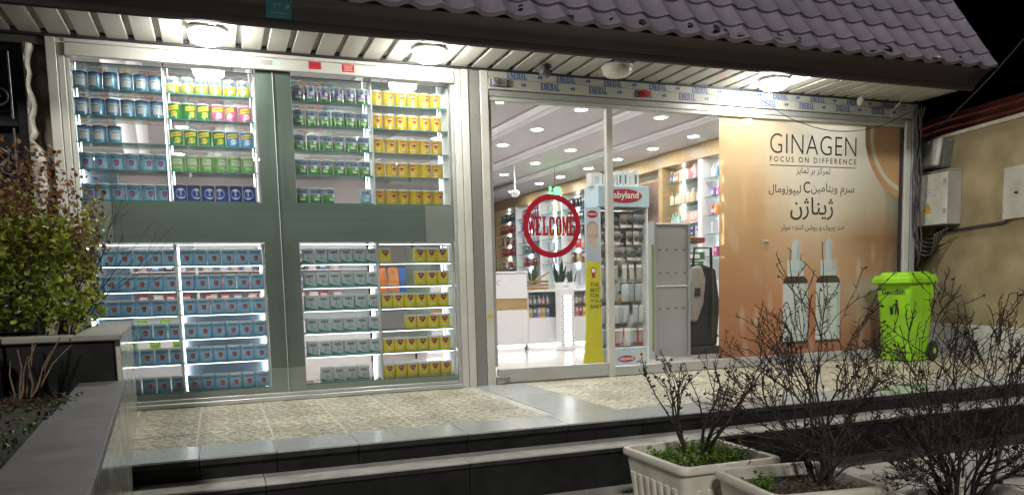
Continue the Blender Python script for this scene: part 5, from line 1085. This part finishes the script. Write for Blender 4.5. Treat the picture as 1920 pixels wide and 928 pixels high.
# green glowing pharmacy sign
t = thing('neon_sign', 'small green glowing neon squiggle sign above the welcome ring', 'sign', (5.09, 5.0, 2.34)); GLOW = emis('green_neon', '20e050', 6)
for pts in ([(-.10, 0, .02), (-.06, 0, -.03), (-.02, 0, .01), (.02, 0, -.03), (.06, 0, .03)], [(-.02, 0, .06), (.02, 0, .09), (.07, 0, .08), (.09, 0, .03), (.05, 0, .01), (.0, 0, .04)], [(-.06, 0, -.08), (-.01, 0, -.10), (.03, 0, -.07)], [(-.09, 0, .05), (-.09, 0, .10)]):
    obj('neon_tube', MB().tube(pts, .013, 6).mesh('neon_tube', GLOW, smooth=True), t, world=False)
obj('hanger', MB().tube([(0, .02, .08), (0, .02, .41)], .004, 5).mesh('hanger', BLACK), t, world=False)
t = thing('dome_camera', 'small white dome camera hanging under the shop ceiling', 'camera', (4.40, 5.0, 2.32))
obj('dome', MB().lathe([(.0, -.06), (.045, -.05), (.07, -.01), (.07, .03), (.05, .05), (.02, .06)], 16, cap=False).mesh('dome', WHITE, smooth=True), t, world=False); obj('rod', MB().tube([(0, 0, .05), (0, 0, .43)], .012, 6).mesh('rod', WHITE), t, world=False)
for dx in (-.022, .022): obj('lens', MB().lathe([(.012, 0), (.012, .01)], 10).mesh('lens', BLACK), t, world=False, loc=(dx - .02, -.062, .0), rot=(R_(90), 0, 0))
# reception counter
LEDW = emis('counter_led', (1, .98, .95), 2.2)
t = thing('reception_counter', 'tall white reception counter with wooden stripe and glowing base', 'counter', (3.3, 3.5, 0))
bx('counter_body', 2.4, 3.846, 3.2, 3.9, .10, .565, WHITE, t); bx('wood_stripe', 2.4, 3.846, 3.215, 3.9, .567, .715, WOOD, t); bx('counter_body', 2.4, 3.846, 3.2, 3.9, .717, 1.05, WHITE, t); bx('counter_top', 2.38, 3.86, 3.18, 3.92, 1.052, 1.075, WHITE, t)
bx('plinth', 2.45, 3.82, 3.27, 3.88, .012, .098, WHITE, t, 0); bx('led_strip', 2.45, 3.82, 3.255, 3.268, .075, .095, LEDW, t, 0)
v, f = text_w('TC', .10, .055, bold=-.01, res=2); obj('lettering', MB().add(v, f, 0, T(3.41, 3.1985, .93)).mesh('lettering', TXT), t)
t = thing('computer_monitor', 'dark computer monitor standing on the white reception counter', 'monitor', (3.15, 3.6, 1.076))
bx('screen', 2.98, 3.36, 3.58, 3.61, 1.16, 1.38, BLACK, t, .004); bx('stand_neck', 3.15, 3.19, 3.60, 3.63, 1.09, 1.2, BLACK, t); bx('stand_foot', 3.08, 3.26, 3.54, 3.70, 1.077, 1.089, BLACK, t)
t = thing('card_reader', 'small dark card reader on the reception counter near its end', 'card reader', (3.70, 3.4, 1.076)); bx('reader_body', 3.66, 3.74, 3.34, 3.50, 1.077, 1.12, BLACK, t, .006); bx('reader_screen', 3.67, 3.73, 3.44, 3.49, 1.1205, 1.123, pm('reader_glass', (.1, .2, .25), .2), t)
t = thing('display_counter', 'low white counter with glass front showing small packs', 'counter', (4.4, 3.4, 0))
bx('counter_body', 3.862, 5.6, 3.2, 3.75, .10, .45, WHITE, t); bx('counter_top', 3.862, 5.6, 3.18, 3.77, .795, .82, WHITE, t); bx('back_wall', 3.862, 5.6, 3.70, 3.75, .452, .793, SHB, t); bx('plinth', 3.87, 5.55, 3.27, 3.72, .012, .098, WHITE, t, 0)
bx('glass_front', 3.865, 5.6, 3.2, 3.206, .452, .793, PANE2, t, 0); bx('glass_shelf', 3.865, 5.6, 3.22, 3.69, .620, .628, SHELFG, t, 0); bx('led_strip', 3.87, 5.55, 3.255, 3.268, .075, .095, LEDW, t, 0); bx('end_panel', 3.848, 3.8615, 3.2, 3.75, .10, .82, WHITE, t)
for z, cols, kind, lab in ((.452, ['d8485c', 'e89cac', '5c8cc0', 'e8c850'], 'box', 'small bright carton on the lower level of the glass counter'), (.628, ['e8e4e0', 'd8a0a8', '9cb8c8'], 'bottle', 'small pale bottle on the upper level of the glass counter')):
    for k in range(16):
        x = 3.92 + .062 * k
        if 4.20 < x < 4.44: continue
        product(kind, rnd.choice(cols), (x, 3.27 + rnd.uniform(0, .02), z), lab, lab, .13 if z < .5 else .12, .05, rnd.uniform(-.2, .2))
t = thing('lattice_post', 'white post with a lit lattice of small square windows in front of the counter', 'post', (4.32, 2.95, 0))
bx('post_body', 4.225, 4.42, 2.95, 3.14, .012, .84, WHITE, t, .008)
for r in range(8):
    for c in range(2): bx('lit_square', 4.279 + .046 * c, 4.320 + .046 * c, 2.9455, 2.9495, .075 + .085 * r, .145 + .085 * r, emis('lattice_glow', (1, .98, .94), 2.2), t, 0)
    for x in (4.240, 4.385):
        for dz in (0, .04): obj('lattice_hole', MB().poly(disc(0, 0, .011, .014, 8)).mesh('lattice_hole', pm('lattice_grey', (.42, .42, .42), .6)), t, loc=(x + .012 * (1 - dz * 25), 2.9485, .09 + .085 * r + dz))
CRW = pm('crate_wood', (.33, .20, .08), .6, 0, .2, 12); SNK = pm('snake_leaf', (.045, .085, .03), .4, 0, .5, 25, stretch=(1, 1, 4)); SNKD = pm('dark_snake_leaf', (.012, .030, .014), .35, 0, .4, 25)
t = thing('wooden_crate', 'slatted wooden crate on the glass counter holding tall green leaves', 'crate', (4.03, 3.42, .82))
for z in (.83, .875, .92):
    for y in (3.30, 3.54): bx('crate_slat', 3.86, 4.20, y - .006, y + .006, z, z + .03, CRW, t)
    for x in (3.862, 4.198): bx('crate_slat', x - .006, x + .006, 3.307, 3.533, z, z + .03, CRW, t)
obj('crate_slat', MB().tube([(4.0, 3.28, .95), (4.20, 3.27, 1.06)], .014, 6).mesh('crate_slat', CRW), t)
def blades(name, label, cx, cy, z0, n, h, mat, spread, wd=.022, pot_=None):
    t = thing(name, label, 'plant', (cx, cy, z0))
    if pot_: obj('plant_pot', MB().lathe([(.05, 0), (.07, .10), (.072, .10), (.06, .095)], 14).mesh('plant_pot', pot_, smooth='auto'), t, world=False)
    for k in range(n):
        a = rnd.uniform(0, 6.28); hh = h * rnd.uniform(.6, 1.05); b = Vector((.03 * math.cos(a), .03 * math.sin(a), .05)); tip = Vector((spread * math.cos(a) * rnd.uniform(.3, 1), spread * math.sin(a) * .6, hh)); u = Vector((math.cos(a + 1.2), math.sin(a + 1.2) * .5, 0)) * wd
        mb = MB(); q = []
        for s, ww in ((0, .6), (.35, 1), (.7, .8), (1, .02)):
            P = b.lerp(tip, s); q += [P - u * ww, P + Vector((u.y, -u.x, 0)) * .25 * ww, P + u * ww]
        obj('leaf', mb.add(q, [(3 * j + i, 3 * j + i + 1, 3 * j + i + 4, 3 * j + i + 3) for j in range(3) for i in range(2)]).mesh('leaf', mat, smooth=True), t, world=False)
blades('snake_plant', 'pale green tall leaves standing in the wooden crate', 4.03, 3.42, .83, 10, .40, SNK, .10)
blades('snake_plant', 'dark spiky plant in a white pot behind the lattice post', 4.40, 3.40, .82, 9, .42, SNKD, .16, .03, WHITE)
blades('snake_plant', 'dark spiky plant in a white pot beside the yellow totem', 4.60, 3.42, .82, 8, .32, SNKD, .13, .026, WHITE)
# pacifier display stand with totem
BBL = pm('baby_blue_board', (.42, .55, .62), .45, 0, .04); OVR = pm('oval_red_print', (.38, .018, .03), .4); BYE = pm('totem_yellow', (.55, .50, .03), .45, 0, .05); STM = pm('stand_white_metal', (.62, .63, .63), .4)
t = thing('display_stand', 'baby goods display stand with pale blue header and hanging packs', 'display stand', (3.86, .75, 0))
for x in (3.585, 4.125): bx('side_panel', x - .009, x + .009, .56, .86, .012, 1.63, STM, t)
bx('back_panel', 3.595, 4.116, .845, .855, .02, 1.62, pm('stand_back', (.68, .70, .70), .5), t, 0); bx('base_board', 3.595, 4.116, .565, .84, .012, .20, BBL, t); bx('base_shelf', 3.595, 4.116, .565, .84, .202, .215, STM, t)
hb = bx('header_box', 3.565, 4.145, .55, .87, 1.635, 1.845, BBL, t, .004)
def oval(cx, cz, rx, rz_, y, s, wd, par):
    o = obj('logo_oval', MB().poly([(cx + a, y, cz + b) for a, _, b in disc(0, 0, rx, rz_, 36)]).mesh('logo_oval', OVR), par)
    v, f = text_w(s, wd, bold=.01, res=3); obj('lettering', MB().add(v, f, 0, T(cx, y - .001, cz)).mesh('lettering', WHT), o)
oval(3.855, 1.745, .205, .070, .5485, 'babyland', .33, hb); oval(3.87, .10, .10, .035, .5635, 'babyland', .155, t)
for q, x in enumerate((3.66, 4.04)):
    obj('face_print', MB().poly([(x + a, .5640, .11 + b) for a, _, b in disc(0, 0, .055, .065, 20)]).mesh('face_print', pm('pale_skin_print', (.55, .48, .44), .5)), t)
for zi, z in enumerate((1.50, 1.33, 1.16, .98, .78, .56, .34)): bx('hook_bar', 3.595, 4.116, .825, .835, z, z + .012, CHROME, t, 0)
bx('lower_stripe', 3.60, 4.11, .835, .844, .66, .72, pm('stripe_orange', (.55, .36, .18), .5), t, 0)
CLR = glass('clear_blister', (.86, .88, .88), 1.0, .1, .06)
def pack(style, col, label, pos, rz):
    key = ('pack', style, col)
    if key not in PM_:
        mb = MB(); m = pm('pack_' + col, lin(col), .4, var=.06, nscale=30)
        if style == 'soother':
            mb.box(-.038, .038, .0, .002, -.14, 0); mb.lathe([(.0, .0), (.012, .002), (.018, .012), (.03, .018), (.031, .024), (.012, .028), (0, .03)], 14, 1, Matrix.Translation((0, -.002, -.055)) @ Matrix.Rotation(R_(90), 4, 'X'), cap=False)
            mb.lathe([(.034, .0), (.033, .022), (.028, .032), (0, .034)], 12, 2, Matrix.Translation((0, -.001, -.055)) @ Matrix.Rotation(R_(90), 4, 'X'), cap=False); mb.box(-.03, .03, -.001, .0, -.13, -.108, 3)
        elif style == 'bag':
            v = []; 
            for i, z in enumerate((0, -.03, -.09, -.15, -.175)):
                for j in range(7): s = j / 6 - .5; v.append((s * (.075 + .012 * (i in (1, 2, 3))), -.022 * math.cos(s * 3.1) * (0, .5, 1, .8, .1)[i], z))
            mb.add(v, [(i * 7 + j, i * 7 + j + 1, (i + 1) * 7 + j + 1, (i + 1) * 7 + j) for i in range(4) for j in range(6)]); mb.box(-.036, .036, -.001, .003, -.028, .005, 3)
        else:
            mb.box(-.032, .032, -.002, .001, -.19, 0); mb.box(-.024, .024, -.012, -.003, -.16, -.05, 1); mb.box(-.03, .03, -.0035, -.0025, -.04, -.01, 3)
        PM_[key] = mb.mesh('hanging_pack', [m, pm('pack_detail_' + col, tuple(x * .5 + .3 for x in lin(col)), .35), CLR, WHT], smooth='auto')
    o = obj('hanging_pack', PM_[key], None, loc=pos, rot=(0, 0, rz)); tag(o, label, 'pack', label)
rows = [(1.57, 'soother', ['9aa0a8', '8c8688', 'b8a8a0'], 8, 'soother in clear blister on the topmost hook row of the stand'), (1.40, 'soother', ['b8b0ac', 'a89890', 'c0aca8'], 8, 'soother in clear blister on the second hook row of the stand'), (1.24, 'soother', ['b09c98', '9c9494', 'c4b4b0'], 8, 'soother in clear blister on the third hook row of the stand'),
        (1.07, 'card', ['a89888', 'b8b4b0', '988c80'], 6, 'brownish card pack on the fourth hook row of the stand'), (.86, 'bag', ['a8b0b0', '98a4a8', 'b4b8b8'], 6, 'clear grey bag on the fifth hook row of the stand'), (.64, 'bag', ['a4acac', '6fb89c', 'b8bcbc', '94a0a0'], 7, 'clear bag, grey or green, on the sixth hook row of the stand'), (.42, 'card', ['9c4c48', '7c90a4', 'b89c90', '8c6c64', 'c8bcb0'], 9, 'red or blue card pack on the lowest hook row of the stand')]
for z, st, cols, n, lab in rows:
    for k in range(n): pack(st, cols[(k * 2 + int(z * 10)) % len(cols)], lab, (3.625 + (4.085 - 3.625) * k / (n - 1), .60 + rnd.uniform(0, .10), z), rnd.uniform(-.35, .35))
tt = thing('totem_board', 'tall flared board with baby photo above and yellow slogan panel below', 'display board', (3.47, .5, 0))
prof = [(.012, 3.335, 3.590), (.10, 3.352, 3.580), (.22, 3.372, 3.566), (.45, 3.388, 3.555), (1.09, 3.397, 3.548), (1.62, 3.392, 3.545)]
def totem(z0, z1, mat, name):
    ps = [p_ for p_ in prof if z0 <= p_[0] <= z1]; mb = MB()
    for y in (.50, .52): mb.v += [(x, y, z) for z, a, b in ps for x in (a, b)]
    n_ = len(ps); F = []
    for i in range(n_ - 1):
        a = 2 * i; F += [(a, a + 1, a + 3, a + 2), (2 * n_ + a + 2, 2 * n_ + a + 3, 2 * n_ + a + 1, 2 * n_ + a), (a, a + 2, 2 * n_ + a + 2, 2 * n_ + a), (a + 3, a + 1, 2 * n_ + a + 1, 2 * n_ + a + 3)]
    mb.f = F; mb.m = [0] * len(F); return obj(name, mb.mesh(name, mat), tt)
totem(0, 1.09, BYE, 'yellow_panel'); ph = totem(1.09, 1.7, zramp('totem_photo_ground', [(0, 'a8b4bc'), (.5, 'b4bcc4'), (1, 'b8c8d4')], .45, 2, 1.09, 1.62), 'photo_panel')
oval(3.47, 1.555, .062, .036, .4985, 'babyland', .10, tt)
SK = pm('skin_print', (.56, .40, .33), .5, var=.1, nscale=9); SK2 = pm('skin_shade_print', (.46, .31, .25), .5, var=.1); EYE = pm('eye_print', (.05, .05, .06), .4); LIP = pm('lip_print', (.42, .18, .16), .5); HAIRP = pm('hair_print', (.34, .25, .18), .6)
def pe(name, cx, cz, rx, rz_, mat, lay): obj(name, MB().poly([(cx + a, .4990 - .0002 * lay, cz + b) for a, _, b in disc(0, 0, rx, rz_, 24)]).mesh(name, mat), ph)
pe('printed_hair', 3.47, 1.415, .062, .075, HAIRP, 0); pe('printed_face', 3.470, 1.375, .062, .090, SK, 1); pe('printed_cheek', 3.435, 1.345, .022, .022, SK2, 2); pe('printed_cheek', 3.508, 1.345, .022, .022, SK2, 2)
for x in (3.447, 3.497): pe('printed_eye', x, 1.395, .0125, .0075, WHT, 3); pe('printed_pupil', x, 1.395, .0065, .0068, EYE, 4); pe('printed_brow', x, 1.415, .013, .0025, HAIRP, 3)
pe('printed_nose', 3.472, 1.362, .009, .012, SK2, 3); pe('printed_mouth', 3.472, 1.327, .017, .007, LIP, 3); pe('printed_hand', 3.476, 1.275, .034, .038, SK, 4)
for k in range(4): pe('printed_finger', 3.452 + .015 * k, 1.312 - .004 * abs(k - 1.5), .0068, .018, SK, 5)
pe('printed_thumb', 3.447, 1.28, .008, .02, SK2, 5)
ro = MB(); ro.poly([(3.473 + (.034 if k % 2 else .030) * math.cos(-2 * math.pi * k / 32), .4988, 1.005 + (.034 if k % 2 else .030) * math.sin(-2 * math.pi * k / 32)) for k in range(32)]); ro.poly([(3.458, .4988, .98), (3.488, .4988, .98), (3.490, .4988, .925), (3.473, .4988, .94), (3.456, .4988, .925)])
r_ = obj('rosette', ro.mesh('rosette', OVR), tt); obj('rosette_disc', MB().poly([(3.473 + a, .4984, 1.005 + b) for a, _, b in disc(0, 0, .021, .021, 20)]).mesh('rosette_disc', WHT), r_)
v, f = text('1', .034, bold=.01); obj('lettering', MB().add(v, f, 0, T(3.473, .4981, 1.005)).mesh('lettering', BLUEP), r_)
for k, s in enumerate(('THE', 'BEST', 'FOR', 'YOUR', 'BABY')):
    v, f = text(s, .054, bold=.012, res=2); x0 = min(p_[0] for p_ in v); obj('lettering', MB().add(v, f, 0, T(3.435 - x0, .4988, .865 - .054 * k)).mesh('lettering', TXT), tt)
for k, (x, wd, h) in enumerate(((3.60, .13, .135), (3.70, .055, .12), (3.80, .05, .13), (3.865, .055, .16), (3.925, .05, .165), (3.985, .055, .15), (4.05, .065, .17))):
    t = thing('white_box', f"{['wide', 'narrow', 'narrow', 'slim', 'slim', 'slim', 'tall'][k]} white carton on the blue header, {ORD[k]} from left", 'carton', (x, .70, 1.846), rnd.uniform(-.1, .1), 'white cartons on the display header')
    obj('carton', MB().box(-wd / 2, wd / 2, -.05, .05, 0, h).mesh('carton', pm('carton_white', (.55, .56, .54), .5), bevel=.002), t, world=False); mb = MB(); mb.box(-wd * .2, wd * .2, -.0512, -.0502, h * .2, h * .75); obj('carton_print', mb.mesh('carton_print', pm('carton_print_dark', (.08, .10, .10), .5) if k in (3, 4, 6) else pm('carton_print_pale', (.40, .44, .42), .5)), t, world=False)
# grey pegboard cabinet
PEG = pm('grey_pegboard', (.27, .29, .29), .45, .1, .06, 3)
t = thing('pegboard_stand', 'empty grey pegboard stand with small hooks beside the baby stand', 'stand', (4.82, 1.25, 0))
bx('side_rail', 4.580, 4.608, 1.18, 1.40, .012, 1.56, PEG, t); bx('side_rail', 5.032, 5.055, 1.18, 1.40, .012, 1.53, PEG, t); bx('board', 4.61, 5.03, 1.215, 1.23, .84, 1.52, PEG, t); bx('board', 4.61, 5.03, 1.215, 1.23, .03, .825, PEG, t); bx('cross_rail', 4.609, 5.031, 1.20, 1.24, .826, .839, STM, t); bx('top_cap', 4.58, 5.055, 1.18, 1.40, 1.531, 1.545, STM, t) if False else bx('top_cap', 4.61, 5.03, 1.19, 1.40, 1.522, 1.54, STM, t)
hk = MB().tube([(0, 0, 0), (0, -.05, -.005), (0, -.055, .012)], .004, 5).mesh('hook', BLACK)
for z in (1.24, .98, .58):
    for x in (4.65, 4.75, 4.86, 4.97): obj('hook', hk, t, loc=(x + rnd.uniform(-.01, .01), 1.215, z))
ph_ = MB()
for z in (1.36, 1.24, 1.13, .98, .90, .70, .58, .42):
    for k in range(26): ph_.box(4.63 + .015 * k, 4.6335 + .015 * k, 1.2142, 1.2149, z + .03, z + .034)
obj('peg_holes', ph_.mesh('peg_holes', pm('peg_hole', (.16, .17, .17), .6)), t, kind='stuff')
bx('green_edge', 4.56, 4.579, 1.19, 1.22, .10, 1.3, pm('lime_edge', (.16, .22, .07), .5), t)
# car seat and stacked boxes
t = thing('child_seat', 'dark folded child car seat with pale padded side by the poster', 'car seat', (5.30, 1.45, 0)); SEATD = pm('seat_black', (.018, .018, .022), .7, 0, .2, 20); SEATG = pm('seat_grey', (.30, .29, .27), .8, 0, .12, 20)
def blob(name, outline, y0, y1, mat, bev=.03):
    n_ = len(outline); v = [(x, y0, z) for x, z in outline] + [(x, y1, z) for x, z in outline]
    obj(name, MB().add(v, [tuple(range(n_)), tuple(range(2 * n_ - 1, n_ - 1, -1))] + [(n_ + i, n_ + (i + 1) % n_, (i + 1) % n_, i) for i in range(n_)]).mesh(name, mat, smooth='auto', bevel=bev, seg=3), t)
blob('seat_shell', [(5.24, .10), (5.62, .10), (5.66, .6), (5.60, 1.02), (5.36, 1.10), (5.24, .9), (5.20, .5)], 1.45, 1.85, SEATD); blob('side_pad', [(5.17, .42), (5.28, .40), (5.37, .62), (5.40, .90), (5.34, 1.07), (5.22, 1.05), (5.18, .80)], 1.36, 1.445, SEATG, .035); blob('side_patch', [(5.225, .70), (5.30, .70), (5.31, .80), (5.235, .80)], 1.345, 1.362, SEATD, .004)
obj('carry_handle', MB().tube([(5.25, 1.42, 1.05), (5.27, 1.42, 1.27), (5.50, 1.42, 1.27), (5.52, 1.42, .6), (5.50, 1.42, .2)], .018, 8).mesh('carry_handle', BLACK, smooth=True), t); bx('seat_base', 5.18, 5.62, 1.38, 1.8, .012, .098, SEATD, t, .01)
t = thing('side_board', 'narrow beige board with chrome handle between pegboard and car seat', 'board', (5.12, 1.4, 0)); bx('board_panel', 5.085, 5.15, 1.36, 1.40, .012, 1.12, pm('beige_board', (.36, .32, .25), .5), t); obj('handle', MB().tube([(5.09, 1.33, .95), (5.12, 1.31, .90), (5.13, 1.33, .82)], .012, 6).mesh('handle', CHROME), t)
for k, (x, z, wd, h, c, lab) in enumerate(((5.52, 1.04, .42, .10, '3f6f4c', 'flat green box with pale stripe, lowest of the pile above the car seat'), (5.55, 1.15, .40, .10, '4c7a50', 'flat green box in the middle of the pile above the car seat'), (5.45, 1.36, .34, .09, 'c09858', 'tan cardboard box on the pile above the car seat'), (5.62, 1.36, .26, .07, '8c3030', 'thin dark red box topmost on the pile above the car seat'))):
    tag(bx('stacked_box', x - wd / 2, x + wd / 2, 1.9, 2.15, z, z + h - .004, pm('pile_' + c, lin(c), .5, var=.2, nscale=6), None), lab, 'box', 'boxes piled above the car seat'); bx('tape_band', x - wd * .3, x + wd * .3, 1.8975, 1.8995, z + .02, z + h - .03, WHT if k < 2 else pm('band_brown', (.2, .1, .05), .5), bpy.data.objects[bpy.context.scene.collection.objects[-1].name], 0)
t = thing('low_table', 'plain white table carrying the pile of boxes', 'table', (5.5, 2.0, 0)); bx('table_top', 5.2, 5.85, 1.86, 2.25, 1.0, 1.036, WHITE, t)
for x in (5.23, 5.82):
    for y in (1.9, 2.21): bx('leg', x - .02, x + .02, y - .02, y + .02, .012, .998, WHITE, t)
# the room behind the can window
bx('wall_partition', -3.2, 2.5, 6.6, 6.75, .012, 2.75, pm('mauve_wall', (.50, .46, .47), .7, 0, .03), bevel=0, kind='structure')
un3 = thing('back_shelving', 'low lit shelving along the back wall seen between the lower cans', 'shelving', (0, 6.4, 0))
bx('back_panel', -2.9, 2.4, 6.56, 6.59, .4, 1.9, SHB, un3, 0); bx('header_board', -2.9, 2.4, 6.3, 6.59, 1.90, 2.15, WOOD, un3); bx('base_cabinet', -2.9, 2.4, 6.2, 6.58, .012, .42, WHITE, un3)
for z in (.72, .98, 1.24, 1.52): bx('shelf_board', -2.9, 2.4, 6.28, 6.55, z - .02, z - .004, WHITE, un3)
for x in (-2.9, -1.6, -.3, 1.0, 2.38): bx('upright', x - .02, x + .02, 6.27, 6.555, .425, 1.895, WHITE, un3)
for z, cols, kd in ((.72, ['d8506c', 'e8b0b8', 'f0e0e0', 'c83c50', '7c8cb0'], 'box'), (.98, ['d04058', 'e8a040', 'f0e8e0', '60a0c8', 'e88c9c'], 'box'), (1.24, ['e8e0e4', '6c90c8', 'e8c0c8', 'd0d8e8', '303848'], 'bottle')):
    for k in range(22):
        lab = f"small {'carton' if kd == 'box' else 'bottle'} on {['lowest', 'middle', 'upper'][[.72, .98, 1.24].index(z)]} board of the back wall shelving"
        x = -2.2 + .19 * k + rnd.uniform(-.03, .03)
        if min(abs(x - u) for u in (-1.6, -.3, 1.0)) < .09: x += .13
        product(kd, rnd.choice(cols), (x, 6.38, z - .0035), lab, lab, .17, .13, rnd.uniform(-.2, .2))
t = thing('low_gondola', 'low white shelf with bright green packs behind the lower left cans', 'shelving', (-.55, 2.5, 0)); bx('shelf_body', -1.15, .0, 2.4, 2.8, .012, .30, WHITE, t); bx('shelf_board', -1.15, .0, 2.4, 2.8, .46, .475, WHITE, t); bx('upright', -1.15, -1.12, 2.4, 2.8, .302, .458, WHITE, t); bx('upright', -.03, .0, 2.4, 2.8, .302, .458, WHITE, t)
for k in range(9): product('box', '8fd02c' if k < 7 else 'd84050', (-1.0 + .11 * k, 2.47, .302 if k % 2 else .476), f"{'lime green' if k < 7 else 'red'} pack on the {'lower' if k % 2 else 'upper'} level of the low white shelf", f"{'lime' if k < 7 else 'red'} packs {'lower' if k % 2 else 'upper'}", .14, .10)
t = thing('bag_rack', 'black wire rack with bags hanging behind the yellow cans', 'rack', (1.95, 3.0, 0))
for x in (1.70, 2.25): obj('rack_post', MB().tube([(x, 3.0, .012), (x, 3.0, 1.45)], .014, 6).mesh('rack_post', BLACK), t)
for z in (.62, .9, 1.15, 1.42): obj('rack_bar', MB().tube([(1.70, 3.0, z), (2.25, 3.0, z)], .008, 6).mesh('rack_bar', BLACK), t)
for x, c, lab in ((1.84, 'd07830', 'orange bag hanging on the black rack'), (1.99, 'c88048', 'brown bag in the middle of the black rack'), (2.13, '3060a8', 'blue bag hanging on the black rack')):
    tag(obj('hanging_bag', MB().add([(x - .06, 2.985, 1.14), (x + .06, 2.985, 1.14), (x - .065, 2.93, .98), (x + .065, 2.93, .98), (x - .06, 2.95, .84), (x + .06, 2.95, .84), (x - .06, 2.995, .84), (x + .06, 2.995, .84)], [(0, 1, 3, 2), (2, 3, 5, 4), (4, 5, 7, 6), (0, 6, 7, 1), (0, 2, 4, 6), (1, 7, 5, 3)]).mesh('hanging_bag', pm('bag_' + c, lin(c), .5, var=.25, nscale=12), smooth='auto')), lab, 'bag', 'bags on the black rack')
